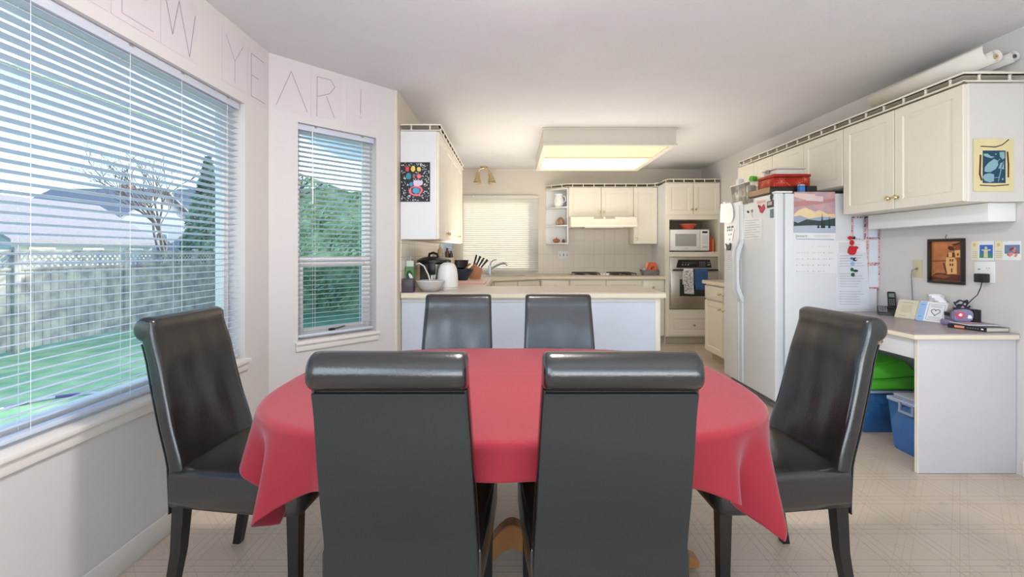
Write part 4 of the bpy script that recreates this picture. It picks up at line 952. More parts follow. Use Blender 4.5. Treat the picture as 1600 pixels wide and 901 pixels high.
# postcards
def pcard(label, c0, c1_, pic, kind):
    q = pk(PR, [(c0, 406), (c1_, 406), (c1_, 376), (c0, 376)]); X0, X1 = q[0][0], q[1][0]; Zb = 1.22 - .011; z0, z1 = q[0][1], q[2][1]
    th = thing('postcard', label, 'postcard', PR @ Vector(((X0 + X1) / 2, z0, 0)))
    b = MB(PR); b.rect(X0, z0, X1, z1, .001, paper); b.build('card', th)
    b = MB(PR); w = X1 - X0; h = z1 - z0; xs = X0 + w * .36
    b.rect(X0 + .002, z0 + .002, xs - .006, z1, .0018, mat('pale_yellow_panel', (236, 228, 196), .7)); b.blob(X0 + w * .15, z1 - h * .18, .009, .010, .0026, mat('ochre_seal', (222, 196, 130), .7), t=.0003)
    for k in range(4): b.rect(X0 + .006, z0 + .015 + k * .011, xs - .012, z0 + .018 + k * .011, .0026, inkl, t=.0003)
    b.build('text_panel', th)
    b = MB(PR); a0, a1 = xs + .003, X1 - .006
    if kind == 0:
        b.rect(a0, z0 + h * .12, a1, z1 - h * .2, .0018, mat('sky_blue_print', (62, 112, 200), .5)); b.rect(a0, z0 + h * .12, a1, z0 + h * .36, .0026, mat('sea_green_print', (60, 140, 120), .5), t=.0003)
        cx = (a0 + a1) / 2; m = mat('sand_print', (222, 216, 170), .6)
        b.rect(cx - .012, z0 + h * .14, cx + .010, z0 + h * .5, .003, m, t=.0003); b.rect(cx - .024, z0 + h * .5, cx + .026, z0 + h * .56, .003, m, t=.0003); b.blob(cx, z0 + h * .64, .008, .008, .003, m, t=.0003)
    else:
        b.rect(a0, z0 + h * .34, a1, z1 - h * .2, .0018, mat('slate_print', (110, 136, 170), .5)); cx = (a0 + a1) / 2; random.seed(4)
        for k in range(16): b.blob(cx + random.uniform(-.02, .02), z0 + h * random.uniform(.2, .62), .007, .007, .0026 + k * .00003, random.choice([mat('rose_print', (206, 84, 96), .5), mat('peach_print', (232, 150, 130), .5), mat('wine_print', (150, 60, 90), .5)]), jit=.2, n=8, t=.0003)
    b.build('picture', th)
pcard('postcard with blue and green stone figure picture on the wall above the white outlet', 1518, 1553.5, None, 0)
pcard('postcard with rosy flower picture at the right end above the desk', 1555, 1596, None, 1)
# outlets
b = MB(PR); q = pk(PR, [(1427.5, 433), (1441.5, 433), (1441.5, 406), (1427.5, 406)]); X0, X1, z0, z1 = q[0][0], q[1][0], q[0][1] , q[2][1]
th = thing('phone_jack', 'beige wall plate with a grey cable above the desk', 'wall plate', PR @ Vector(((X0 + X1) / 2, z0, 0)))
b.box((X0, z0, .0005), (X1, z1, .006), mat('beige_plastic', (206, 196, 160), .5), .002); b.build('plate', th)
cx, cz = (X0 + X1) / 2, (z0 + z1) / 2; b = MB(PR); b.box((cx - .008, cz - .008, .006), (cx + .008, cz + .008, .012), grey_pl, .002); b.build('socket', th)
b = MB(PR); b.tube([(cx, cz, .012), (cx - .012, cz - .01, .03), (cx - .03, cz - .05, .02), (cx - .035, cz - .12, .012), (cx - .03, cz - .20, .012), (cx - .03, .80, .02)], .0028, grey_pl, 8); single(b, 'phone_cable', 'grey cable hanging from the beige wall plate to the desk', 'cable', PR @ Vector((cx, .8, 0)))
q = pk(PR, [(1523.5, 440), (1555.5, 440), (1555.5, 409), (1523.5, 409)]); X0, X1, z0, z1 = q[0][0], q[1][0], q[0][1], q[2][1]; PWX = (X0, X1, z0, z1)
th = thing('outlet_plate', 'white double outlet plate with a black power adapter on the right wall', 'outlet', PR @ Vector(((X0 + X1) / 2, z0, 0)))
b = MB(PR); b.box((X0, z0, .0005), (X1, z1, .006), white_pl, .002); b.build('plate', th)
b = MB(PR)
cx = X1 - .035
for sx in (-.006, .006): b.rect(cx + sx - .001, z1 - .042, cx + sx + .001, z1 - .033, .0061, black_pl)
b.blob(cx, z1 - .05, .002, .002, .0061, black_pl); b.box((cx - .016, z1 - .058, .006), (cx + .016, z1 - .028, .0065), white_pl); b.box((X0 + .022, z1 - .05, .006), (X0 + .036, z1 - .04, .0075), inkl); b.build('receptacle', th)
b = MB(PR); ac = (X0 + X1) / 2 + .006; b.box((ac - .030, z0 + .0, .0075), (ac + .030, z0 + .052, .045), black_pl, .005)
b.tube([(ac, z0, .025), (ac - .002, z0 - .03, .03), (ac - .02, z0 - .075, .03), (ac - .06, z0 - .11, .025), (ac - .09, z0 - .14, .02), (ac - .105, z0 - .17, .025)], .0025, black_pl, 8); single(b, 'power_adapter', 'black power adapter plugged into the white outlet with its cord', 'adapter', PR @ Vector((ac, z0, 0)))
b = MB(); P1 = atY(872, 404, 6.5915); P2 = atY(889, 392, 6.5915); b.box((P1.x, 6.586, P1.z), (P2.x, 6.5915, P2.z), white_pl, .002)
for k in range(3): x = P1.x + (P2.x - P1.x) * (k + .5) / 3; b.box((x - .007, 6.582, (P1.z + P2.z) / 2 - .02), (x + .007, 6.586, (P1.z + P2.z) / 2 + .02), grey_pl if k == 1 else inkl, .001)
single(b, 'switch_plate', 'white triple switch plate on the tiles left of the hob', 'switch', (P1.x, 6.59, P1.z))
b = MB(); b.box((-.865, 3.80, 1.07), (-.860, 3.88, 1.19), white_pl, .002)
for z in (1.105, 1.155): b.box((-.860, 3.825, z - .014), (-.858, 3.855, z + .014), inkl, .001)
single(b, 'outlet_plate', 'white outlet plate on the tiles above the green packet', 'outlet', (-.862, 3.84, 1.07))
# ================================================================== SMALL THINGS
WT = 0.9105
# --- on the peninsula, left end
b = MB(); b.box((-.862, 3.500, WT), (-.775, 3.585, WT + .105), mat('plum_tin', (82, 70, 80), .45), .006); b.box((-.86, 3.502, WT + .1055), (-.777, 3.583, WT + .108), mat('plum_lid', (96, 84, 92), .4), .001)
single(b, 'storage_tin', 'dark plum square tin at the left front corner of the worktop', 'tin', (-.82, 3.54, WT))
gp = thing('food_packet', 'green and white packet standing behind the dark plum tin', 'packet', (-.82, 3.65, WT))
b = MB(); gpm = mat('packet_green', (92, 140, 82), .4); b.prism([(-.862, 3.61), (-.795, 3.61), (-.792, 3.65), (-.795, 3.69), (-.862, 3.69), (-.865, 3.65)], WT, WT + .20, gpm, bev=.006); b.prism([(-.86, 3.64), (-.80, 3.64), (-.80, 3.66), (-.86, 3.66)], WT + .195, WT + .245, mat('packet_clear', (206, 216, 206), .3)); b.build('bag', gp)
b = MB(frame((-.82, 3.609, WT + .1), (1, 0, 0), UP)); b.rect(-.036, -.07, .022, -.02, .0, paper); b.blob(-.007, .03, .026, .04, .0, mat('packet_dark_green', (36, 70, 44), .5)); b.blob(.005, .02, .012, .03, .001, paper, rot=.5); b.build('label', gp)
th = thing('multicooker', 'black and steel cooker with wide black lid behind the glass bowl', 'cooker', (-.70, 4.04, WT))
b = MB(); b.lathe([(0, 0), (.125, 0), (.13, .01), (.13, .05), (.13, .20), (.125, .215), (0, .215)], mat('cooker_steel', (120, 118, 116), .28, metal=.9), (-.70, 4.04, WT), 32); b.lathe([(.1305, .0), (.134, .0), (.134, .05), (.1305, .05)], black_pl, (-.70, 4.04, WT), 32); b.build('body', th)
b = MB(); b.lathe([(0, .216), (.14, .216), (.152, .225), (.15, .245), (.11, .268), (.05, .278), (0, .279)], black_pl, (-.70, 4.04, WT), 32); l_ = b.build('lid', th)
b = MB(); b.tube([(-.74, 4.0, WT + .27), (-.735, 3.985, WT + .30), (-.70, 3.98, WT + .312), (-.665, 3.985, WT + .30), (-.66, 3.99, WT + .27)], .011, black_pl, 10); b.build('handle', l_)
b = MB(); b.box((-.735, 3.892, WT + .12), (-.665, 3.912, WT + .24), black_pl, .008); b.box((-.708, 3.895, WT + .02), (-.69, 3.908, WT + .12), steel, .003); b.build('latch', th)
b = MB(); b.tube([(-.80, 3.74, WT + .215), (-.775, 3.74, WT + .225), (-.735, 3.74, WT + .20), (-.70, 3.74, WT + .13), (-.675, 3.73, WT + .05), (-.665, 3.72, WT + .03)], .0055, white_pl, 8); b.build('cord', th)['label'] = 'white cord'
th = thing('glass_bowl', 'clear glass bowl with white rim near the front edge of the worktop', 'bowl', (-.66, 3.63, WT))
gl = mat('clear_glassware', (232, 228, 226), .12, var=.02, alpha=.45, spec=.8)
b = MB(); b.lathe([(0, .002), (.055, .002), (.06, .0), (.075, .01), (.108, .06), (.118, .082), (.114, .083), (.10, .06), (.07, .016), (0, .008)], gl, (-.66, 3.63, WT), 32); b.build('bowl', th)
b = MB(); b.lathe([(.114, .0835), (.119, .0835), (.119, .087), (.114, .087)], white_pl, (-.66, 3.63, WT), 32); b.build('rim', th)
b = MB(); b.lathe([(0, .009), (.062, .016), (.078, .026), (.06, .03), (0, .03)], mat('porridge_white', (216, 208, 200), .8, bump=.6), (-.66, 3.63, WT), 24); b.build('contents', th)
th = thing('electric_kettle', 'white rounded electric kettle right of the glass bowl', 'kettle', (-.55, 3.83, WT))
b = MB(); b.lathe([(0, .018), (.088, .018), (.091, .03), (.086, .12), (.078, .175), (.062, .21), (.034, .226), (0, .23)], white_pl, (-.55, 3.83, WT), 32); b.build('body', th)
b = MB(); b.lathe([(0, 0), (.092, 0), (.094, .006), (.09, .016), (0, .016)], mat('kettle_base', (214, 206, 200), .4), (-.55, 3.83, WT), 32); b.build('base', th)
b = MB(); b.tube([(-.535, 3.89, WT + .19), (-.525, 3.935, WT + .18), (-.525, 3.945, WT + .12), (-.53, 3.925, WT + .06)], .010, white_pl, 10); b.build('handle', th)
b = MB(); b.lathe([(0, .2305), (.01, .2305), (.011, .236), (0, .24)], grey_pl, (-.55, 3.83, WT), 14); b.build('lid_knob', th)
# spice rack and bottles behind
b = MB(); sw = mat('pale_box_card', (208, 192, 168), .7)
b.box((-.862, 4.52, WT), (-.60, 4.68, WT + .26), sw, .004); b.box((-.862, 4.5185, WT + .10), (-.60, 4.52, WT + .18), mat('box_band', (182, 156, 124), .7)); single(b, 'cardboard_box', 'pale cardboard box behind the cooker carrying small bottles', 'box', (-.73, 4.6, WT))
for x, h_, r, c, lab in ((-.80, .05, .018, (196, 176, 150), 'tiny beige jar leftmost on the pale box'), (-.735, .13, .030, (186, 166, 132), 'beige squeeze bottle on the pale box'), (-.665, .10, .022, (92, 60, 50), 'brown sauce bottle on the pale box'), (-.625, .07, .018, (50, 48, 52), 'small black-capped bottle at the right end of the pale box')):
    th = thing('bottle', lab, 'bottle', (x, 4.6, WT + .2605)); m = mat('bottle_%d%d%d' % c, c, .35)
    b = MB(); b.lathe([(0, 0), (r, 0), (r, h_ * .6), (r * .45, h_ * .8), (r * .45, h_ * .86), (0, h_ * .86)], m, (x, 4.6, WT + .2605), 14); b.build('bottle_body', th)
    b = MB(); b.lathe([(0, h_ * .862), (r * .55, h_ * .862), (r * .55, h_), (0, h_)], black_pl if c[0] < 100 else sw, (x, 4.6, WT + .2605), 12); b.build('cap', th)
b = MB(); b.prism(rr(.16, .22, .02), 0, .012, mat('pink_board', (216, 176, 164), .5), M=Matrix.Translation((-.43, 4.62, WT)), bev=.003); single(b, 'cutting_board', 'pale pink cutting board lying right of the white kettle', 'board', (-.43, 4.62, WT))
b = MB(); bc = (-.565, 5.10, WT); b.lathe([(0, 0), (.06, 0), (.065, .008), (.125, .11), (.128, .13), (.122, .13), (.115, .11), (.06, .014), (0, .012)], mat('navy_enamel', (44, 52, 74), .35), bc, 32); single(b, 'mixing_bowl', 'dark navy mixing bowl below the black pot', 'bowl', bc)
for k, (dx, dy) in enumerate(((.05, -.06), (.09, .0))):
    b = MB(); b.tube([(-.60 + dx, 5.10 + dy, WT + .03), (-.58 + dx * 1.2, 5.08 + dy, WT + .14), (-.54 + dx * 1.5, 5.06 + dy, WT + .19)], [.006, .006, .011], wood, 8); single(b, 'wooden_spoon', ['wooden spoon leaning in the navy bowl, nearer one', 'wooden spoon leaning in the navy bowl, farther one'][k], 'spoon', (-.6 + dx, 5.1 + dy, WT + .03))
th = thing('cooking_pot', 'black cooking pot nested on top of the navy bowl', 'pot', (-.62, 5.12, WT + .1305))
b = MB(); b.lathe([(0, 0), (.10, 0), (.115, .015), (.12, .085), (.128, .09), (.128, .096), (.116, .096), (.11, .02), (0, .01)], mat('black_enamel', (34, 36, 40), .3), (-.62, 5.12, WT + .1315), 32); b.build('body', th)
b = MB(); b.tube([(-.73, 5.10, WT + .20), (-.79, 5.08, WT + .205), (-.80, 5.12, WT + .205), (-.74, 5.15, WT + .20)], .008, black_pl, 8); b.build('handle', th)
th = thing('knife_block', 'slanted wooden knife block full of black handled knives', 'knife block', (-.46, 5.33, WT))
Mkb = frame((-.50, 5.38, WT), (1, 0, 0), UP)
b = MB(Mkb); b.prism([(0, 0), (.12, 0), (.145, .12), (.03, .165), (-.03, .04)], -.05, .05, mat('block_wood', (206, 138, 92), .45, var=.1, scale=9), bev=.004); b.build('block', th)
random.seed(9)
for r_ in range(4):
    for c_ in range(3):
        x, y = .04 + r_ * .028, .160 - r_ * .011; z = -.032 + c_ * .032; a = .22 + r_ * .14 + c_ * .05; L = .105 + .025 * ((r_ + c_) % 2)
        k = MB(Mkb); p0 = Vector((x, y + .002, z)); d = Vector((math.sin(a), math.cos(a), .0)); k.cyl(p0, p0 + d * .012, .005, .006, steel, 8); k.cyl(p0 + d * .012, p0 + d * L, .0085, .010, black_pl, 10); k.build('knife_handle', th)
# --- back wall shelf items, basket
th = thing('pitcher', 'white ceramic jug on the top open shelf', 'jug', (.675, 6.47, 1.8785))
b = MB(); pc = (.675, 6.47, 1.8785); b.lathe([(0, 0), (.045, 0), (.07, .04), (.075, .09), (.055, .15), (.05, .17), (.058, .19), (.05, .188), (.044, .17), (0, .16)], white_pl, pc, 24); b.build('body', th)
b = MB(); b.tube([(.73, 6.46, 2.04), (.765, 6.455, 2.035), (.775, 6.455, 1.98), (.745, 6.46, 1.94)], .008, white_pl, 8); b.build('handle', th)
b = MB(); b.lathe([(0, 0), (.04, 0), (.055, .03), (.055, .07), (.035, .10), (.02, .11), (0, .112)], mat('brown_pottery', (176, 140, 104), .5, var=.2, scale=30), (.70, 6.46, 1.6185), 18); b.box((.64, 6.42, 1.6185), (.66, 6.50, 1.69), mat('brown_pottery', (176, 140, 104))); single(b, 'pottery_house', 'brown pottery ornament on the middle open shelf', 'ornament', (.7, 6.46, 1.6185))
th = thing('ceramic_pumpkin', 'small brown pumpkin ornament on the bottom open shelf', 'ornament', (.64, 6.46, 1.3635))
b = MB(); v = []; f = []; n = 32; mm = 10
for i in range(mm + 1):
    ph = PI * i / mm
    for k in range(n): a = 2 * PI * k / n; r = .048 * math.sin(ph) * (1 + .10 * math.cos(a * 8)); v.append((.64 + r * math.cos(a), 6.46 + r * math.sin(a), 1.3635 + .034 - .034 * math.cos(ph)))
for i in range(mm):
    for k in range(n): f.append((i * n + k, i * n + (k + 1) % n, (i + 1) * n + (k + 1) % n, (i + 1) * n + k))
b.add(v, f, mat('pumpkin_brown', (168, 104, 74), .5)); b.build('body', th)
b = MB(); b.cyl((.64, 6.46, 1.428), (.645, 6.455, 1.45), .007, .005, wood, 8); b.build('stem', th)
b = MB(); b.lathe([(0, 0), (.02, 0), (.024, .02), (.018, .04), (.014, .055), (0, .056)], mat('dark_ornament', (96, 72, 62), .5), (.74, 6.44, 1.3635), 14); single(b, 'ornament', 'tiny dark jar beside the pumpkin on the bottom open shelf', 'ornament', (.74, 6.44, 1.3635))
th = thing('wire_basket', 'grey basket of packets on the worktop by the oven tower', 'basket', (1.93, 6.3, WT))
b = MB(); gb = mat('grey_wicker', (132, 124, 124), .8, bump=.8, bscale=250)
v = []; 
for z, e in ((0, .02), (.07, 0)):
    v += [(1.82 + e, 6.22 + e, WT + z), (2.045 - e, 6.22 + e, WT + z), (2.045 - e, 6.38 - e, WT + z), (1.82 + e, 6.38 - e, WT + z)]
b.add(v, [(3, 2, 1, 0)] + [(q, (q + 1) % 4, 4 + (q + 1) % 4, 4 + q) for q in range(4)], gb, None, False); o = b.build('basket', th); s_ = o.modifiers.new('t', 'SOLIDIFY'); s_.thickness = .006
th = thing('snack_bag', 'orange snack bag with a pale C-shaped mark in the grey basket', 'packet', (1.96, 6.27, WT + .02))
b = MB(); b.prism([(1.905, 0), (2.03, 0), (2.035, .10), (2.01, .155), (1.92, .16), (1.90, .09)], -.02, .02, orange, M=frame((0, 6.28, WT + .02), (1, 0, 0), UP), bev=.008); b.build('bag', th)
b = MB(frame((1.975, 6.2595, WT + .085), (1, 0, 0), UP)); b.stroke([(.028 * math.cos(a), .026 * math.sin(a)) for a in [math.radians(40 + 14 * k) for k in range(21)]], .012, 0, mat('cream_mark', (244, 206, 180), .6)); b.build('emblem', th)
b = MB(); b.box((1.885, 6.325, WT + .02), (1.99, 6.345, WT + .175), mat('salmon_packet', (236, 172, 140), .6), .004); single(b, 'tea_packet', 'pale salmon packet standing behind the orange bag', 'packet', (1.94, 6.33, WT + .02))
b = MB(); b.lathe([(0, 0), (.025, 0), (.028, .02), (.028, .075), (.02, .09), (0, .092)], mat('grey_jar', (176, 178, 184), .3), (1.86, 6.29, WT + .01), 16); single(b, 'spice_jar', 'small grey jar at the left of the grey basket', 'jar', (1.86, 6.29, WT + .01))

# --- fridge top
FT = 1.6775
th = thing('serving_tray', 'dark tray with wooden rim under the red tin on the fridge', 'tray', (2.17, 3.60, FT))
b = MB(); tm = mat('tray_black', (30, 24, 22), .3); b.box((2.005, 3.475, FT), (2.36, 3.80, FT + .012), tm, .003)
for a, c in (((2.005, 3.475, FT + .012), (2.36, 3.487, FT + .056)), ((2.005, 3.788, FT + .012), (2.36, 3.80, FT + .056)), ((2.348, 3.487, FT + .012), (2.36, 3.788, FT + .056))): b.box(a, c, tm, .002)
b.build('base', th)
b = MB(); b.box((2.002, 3.487, FT + .012), (2.012, 3.788, FT + .056), mat('tray_tan', (172, 138, 108), .4), .003); b.build('rim', th)
TZ_ = FT + .0565
th = thing('biscuit_tin', 'red metallic biscuit tin with pale flower pattern on top of the fridge', 'tin', (2.18, 3.6, TZ_))
rm = mat('red_tin', (176, 44, 32), .28, metal=.5, var=.1); rp = mat('tin_flower', (232, 130, 100), .4)
b = MB(); b.box((2.045, 3.50, TZ_), (2.33, 3.73, TZ_ + .08), rm, .008); b.build('body', th)
b = MB(); b.box((2.04, 3.495, TZ_ + .0805), (2.335, 3.735, TZ_ + .103), rm, .006); b.build('lid', th)
b = MB(frame((2.045, 3.4995, TZ_), (1, 0, 0), UP)); random.seed(2)
for cx, cy in ((.06, .045), (.20, .03), (.245, .06)):
    for k in range(9): a = k * .7 + cx * 9; b.stroke([(cx, cy), (cx + .018 * math.cos(a), cy + .018 * math.sin(a)), (cx + .03 * math.cos(a + .3), max(.002, min(.078, cy + .03 * math.sin(a + .3))))], .0025, 0, rp, t=.0004)
b.stroke([(.02, .03), (.10, .035), (.13, .01)], .0025, 0, rp); b.M = frame((2.0445, 3.73, TZ_), (0, -1, 0), UP)
for cx, cy in ((.07, .04), (.16, .045)):
    for k in range(8): a = k * .8; b.stroke([(cx, cy), (cx + .028 * math.cos(a), cy + .026 * math.sin(a))], .003, 0, rp, t=.0004)
b.build('pattern', th)
TB_ = TZ_ + .1035
th = thing('food_container', 'white lidded plastic container on top of the red tin', 'container', (2.18, 3.62, TB_))
b = MB(); wm = mat('frosted_plastic', (214, 206, 200), .4); b.box((2.075, 3.52, TB_), (2.30, 3.70, TB_ + .042), wm, .012); b.build('tub', th)
b = MB(); b.box((2.065, 3.51, TB_ + .0425), (2.31, 3.71, TB_ + .054), wm, .005); b.box((2.06, 3.6, TB_ + .02), (2.065, 3.64, TB_ + .05), grey_pl, .001); b.build('lid', th)
th = thing('plastic_bin', 'clear plastic bin of odds and ends at the far end of the fridge top', 'bin', (2.15, 3.95, FT))
cp_ = glassmat('clear_plastic', (.90, .90, .88), .10, .15)
b = MB(); v = []
for z, e in ((0, .012), (.15, 0)): v += [(2.01 + e, 3.82 + e, FT + z), (2.26 - e, 3.82 + e, FT + z), (2.26 - e, 4.12 - e, FT + z), (2.01 + e, 4.12 - e, FT + z)]
b.add(v, [(3, 2, 1, 0)] + [(q, (q + 1) % 4, 4 + (q + 1) % 4, 4 + q) for q in range(4)], cp_, None, False); o = b.build('box', th); s_ = o.modifiers.new('t', 'SOLIDIFY'); s_.thickness = .003
b = MB(); b.tube([(2.008, 3.818, FT + .15), (2.262, 3.818, FT + .15), (2.262, 4.122, FT + .15), (2.008, 4.122, FT + .15)], .004, white_pl, 6, closed=True); b.build('rim', th)
for i, (x, y, w, d, h_, c, lab) in enumerate(((2.06, 3.86, .07, .03, .12, (222, 214, 210), 'white carton in the clear bin, nearest'), (2.05, 3.93, .05, .05, .16, (196, 178, 170), 'pinkish carton in the clear bin'), (2.13, 4.0, .06, .08, .13, (170, 190, 182), 'grey-green packet in the clear bin'), (2.05, 4.03, .05, .05, .20, (228, 232, 228), 'white bottle-like pack sticking up at the far end of the clear bin'))):
    b = MB(); b.box((x - w / 2, y - d / 2, FT + .004), (x + w / 2, y + d / 2, FT + .004 + h_), mat('pack_%d' % i, c, .5), .004); b.M = frame((x - w / 2 - .0005, y + d / 2, FT), (0, -1, 0), UP); b.rect(d * .2, h_ * .3, d * .8, h_ * .55, 0, grey_pl if i != 3 else mat('teal_ink', (90, 150, 130), .5)); single(b, 'carton', lab, 'carton', (x, y, FT + .004))
th = thing('green_cap_bottle', 'clear bottle with bright green cap lying across the clear bin', 'bottle', (2.10, 3.84, FT + .16))
b = MB(); b.cyl((2.10, 3.86, FT + .178), (2.28, 3.88, FT + .178), .022, .022, cp_, 16); b.build('bottle_body', th)
b = MB(); b.cyl((2.055, 3.855, FT + .178), (2.099, 3.86, FT + .178), .026, .026, green_m, 18); b.build('cap', th)
b = MB(); b.box((2.20, 3.425, FT), (2.245, 3.462, FT + .055), blue_m, .006); b.box((2.202, 3.427, FT + .0555), (2.243, 3.46, FT + .068), paper, .004); single(b, 'small_box', 'small blue and white box at the near edge of the fridge top', 'box', (2.22, 3.44, FT))
b = MB(); b.box((2.25, 3.42, FT), (2.33, 3.465, FT + .055), black_pl, .004); single(b, 'black_case', 'small black case beside the blue box on the fridge', 'case', (2.29, 3.44, FT))

# --- fridge front papers (plane x = 2.0)
PF = frame((1.9995, 4.232, 0), (0, -1, 0), UP)
f2 = lambda L: pk(PF, [(1120 + x / 7.51, 280 + y / 7.51) for x, y in L])
def on(M, name, label, cat, parts):
    allp = [p for _, fn in parts for p in [0]]
    th = thing(name, label, cat, (0, 0, 0)); objs = []
    for pn, fn in parts:
        b = MB(M); fn(b); objs.append((pn, b))
    co = Vector((0, 0, 0)); n = 0
    for _, b in objs:
        for q in b.bm.verts: co += q.co; n += 1
    th.location = co / max(1, n)
    if len(objs) == 1:
        loc = th.location.copy(); bpy.data.objects.remove(th); return tag(objs[0][1].build(name, None, tuple(loc)), label, cat)
    for pn, b in objs: b.build(pn, th)
    return th
def lines(b, L, n, z, m, x0=.1, x1=.9, y0=.12, y1=.9, w=.0022, skip=()):
    (ax, ay), (bx, by), (cx, cy), (dx, dy) = L
    random.seed(n)
    for k in range(n):
        if k in skip: continue
        t = y0 + (y1 - y0) * k / max(1, n - 1); e = x1 - random.uniform(0, .25)
        A = (ax + (dx - ax) * t, ay + (dy - ay) * t); B = (bx + (cx - bx) * t, by + (cy - by) * t)
        b.stroke([(A[0] + (B[0] - A[0]) * x0, A[1] + (B[1] - A[1]) * x0), (A[0] + (B[0] - A[0]) * e, A[1] + (B[1] - A[1]) * e)], w, z, m, t=.0003)
Q = f2([(310, 715), (530, 695), (535, 450), (318, 462)])
on(PF, 'paper_note', 'ruled white note held by magnets on the fridge door', 'paper', [('sheet', lambda b: b.flat(Q, .001, paper, t=.0008)), ('writing', lambda b: lines(b, Q, 8, .0022, grey_pl, w=.0024))])
Q2 = f2([(52, 505), (185, 512), (212, 440), (205, 330), (180, 275), (60, 290)])
on(PF, 'paper_note', 'curling blank white sheet at the upper left of the fridge front', 'paper', [('sheet', lambda b: b.flat(Q2, .012, paper, t=.001)), ('magnet', lambda b: b.blob(*f2([(110, 275)])[0], .02, .008, .001, white_pl, t=.02))])
for i, (pts, c) in enumerate((([(308, 298), (366, 288), (366, 232), (308, 242)], 'left'), ([(376, 280), (430, 270), (430, 218), (376, 228)], 'right'))):
    QQ = f2(pts); on(PF, 'photo_magnet', 'small grey-brown square magnet near the top of the fridge door, %s of the pair' % c, 'magnet', [('magnet', lambda b: b.flat(QQ, .001, mat('magnet_taupe', (150, 142, 128), .6, var=.3, scale=80), t=.003))])
QQ = f2([(478, 285), (572, 268), (572, 242), (478, 256)]); on(PF, 'strip_magnet', 'pale salmon strip magnet at the top of the fridge door', 'magnet', [('magnet', lambda b: b.flat(QQ, .001, mat('salmon_magnet', (226, 178, 164), .6), t=.003))])
def fig(b):
    b.flat(f2([(595, 338), (668, 322), (668, 240), (640, 250), (595, 262)]), .001, mat('dark_photo', (70, 70, 74), .5, var=.4, scale=90), t=.003); b.flat(f2([(604, 308), (655, 298), (655, 258), (604, 268)]), .0042, mat('photo_pink', (196, 180, 180), .5), t=.0003); b.blob(*f2([(648, 205)])[0], .018, .026, .001, mat('dark_photo', (70, 70, 74)), jit=.25, t=.004)
on(PF, 'photo_magnet', 'dark figure-shaped photo magnet at the upper right of the fridge door', 'magnet', [('magnet', fig)])
QQ = f2([(630, 452), (668, 448), (668, 345), (630, 355)]); on(PF, 'photo_magnet', 'narrow teal picture magnet below the dark photo magnet', 'magnet', [('magnet', lambda b: b.flat(QQ, .001, mat('teal_magnet', (120, 158, 162), .5, var=.3, scale=90), t=.003))])
def bfly(m1, m2):
    def fn(b):
        pass
    return fn
def redb(b):
    b.flat(f2([(520, 390), (545, 395), (572, 340), (560, 290), (538, 330), (500, 298), (510, 345)][::-1])[::-1], .004, mat('magnet_red', (196, 42, 70), .4), t=.006); b.flat(f2([(495, 300), (520, 330), (515, 340), (500, 325)]), .0105, black_pl, t=.001)
on(PF, 'butterfly_magnet', 'red and black butterfly magnet on the fridge door', 'magnet', [('magnet', redb), ('note', lambda b: b.flat(f2([(530, 430), (578, 420), (578, 350), (530, 365)]), .001, paper, t=.0006))])
def spg(b):
    b.blob(*f2([(372, 382)])[0], .014, .008, .002, black_pl, rot=-.6, t=.006); b.blob(*f2([(418, 370)])[0], .006, .012, .002, grey_pl, t=.006); b.stroke(f2([(415, 385), (412, 410), (425, 445)]), .003, .002, grey_pl)
on(PF, 'clip_magnet', 'small black and grey clip magnet above the ruled note', 'magnet', [('magnet', spg)])
def trip(b):
    b.flat(f2([(112, 610), (155, 725), (185, 722), (208, 590)]), .001, paper, t=.0006); b.stroke(f2([(210, 585), (185, 722)]), .004, .002, mat('magnet_rose', (206, 120, 130), .5)); random.seed(8)
    for p in f2([(130, 600), (155, 598), (178, 595), (145, 650), (170, 645), (155, 705), (130, 565), (150, 562), (172, 560), (190, 556)]): b.blob(p[0], p[1], .009, .010, .002, random.choice([grey_pl, mat('dark_photo', (70, 70, 74)), mat('magnet_tan', (170, 130, 120), .5)]), t=.001)
on(PF, 'sticker_pennant', 'triangular pennant of tiny pictures on the freezer door', 'sticker', [('pennant', trip)])
def blk(b):
    b.flat(f2([(125, 830), (165, 830), (175, 770), (165, 745), (145, 780), (108, 750), (120, 785)][::-1])[::-1], .004, black_pl, t=.006)
on(PF, 'butterfly_magnet', 'black butterfly clip magnet on the freezer door', 'magnet', [('magnet', blk)])
Q3 = f2([(128, 1085), (178, 1085), (180, 840), (125, 840)])
on(PF, 'paper_note', 'narrow list held by the black butterfly magnet', 'paper', [('sheet', lambda b: b.flat(Q3, .001, paper, t=.0006)), ('writing', lambda b: lines(b, Q3, 9, .002, grey_pl, w=.002))])

# --- fridge side papers (plane y = 3.40)
PS = frame((2.075, 3.4015, 0), (1, 0, 0), UP)
f3 = lambda L: pk(PS, [(1230 + x / 6.01, 290 + y / 6.01) for x, y in L])
cal = thing('wall_calendar', 'January calendar with a mountain picture on the fridge side', 'calendar', PS @ Vector((.16, 1.1, 0)))
b = MB(PS); b.flat(f3([(58, 438), (452, 442), (448, 58), (62, 58)]), .001, mat('sunset_pink', (206, 168, 168), .6, var=.15, scale=12, rgb2=(176, 150, 168)), t=.0012); pp = b.build('picture_page', cal)
b = MB(PS); K = lambda L, m, z: b.flat(f3(L), z, m, t=.0002)
K([(60, 330), (448, 330), (448, 262), (380, 268), (300, 228), (260, 245), (170, 205), (110, 225), (62, 268)][::1], mat('snow_gold', (240, 214, 170), .6), .0024)
K([(60, 360), (448, 350), (448, 300), (330, 290), (200, 310), (120, 280), (60, 290)], mat('snow_blue', (164, 176, 200), .6), .0028)
K([(60, 385), (448, 385), (448, 305), (380, 318), (300, 330), (180, 315), (100, 350), (60, 335)], mat('forest_dark', (56, 74, 76), .6), .0032)
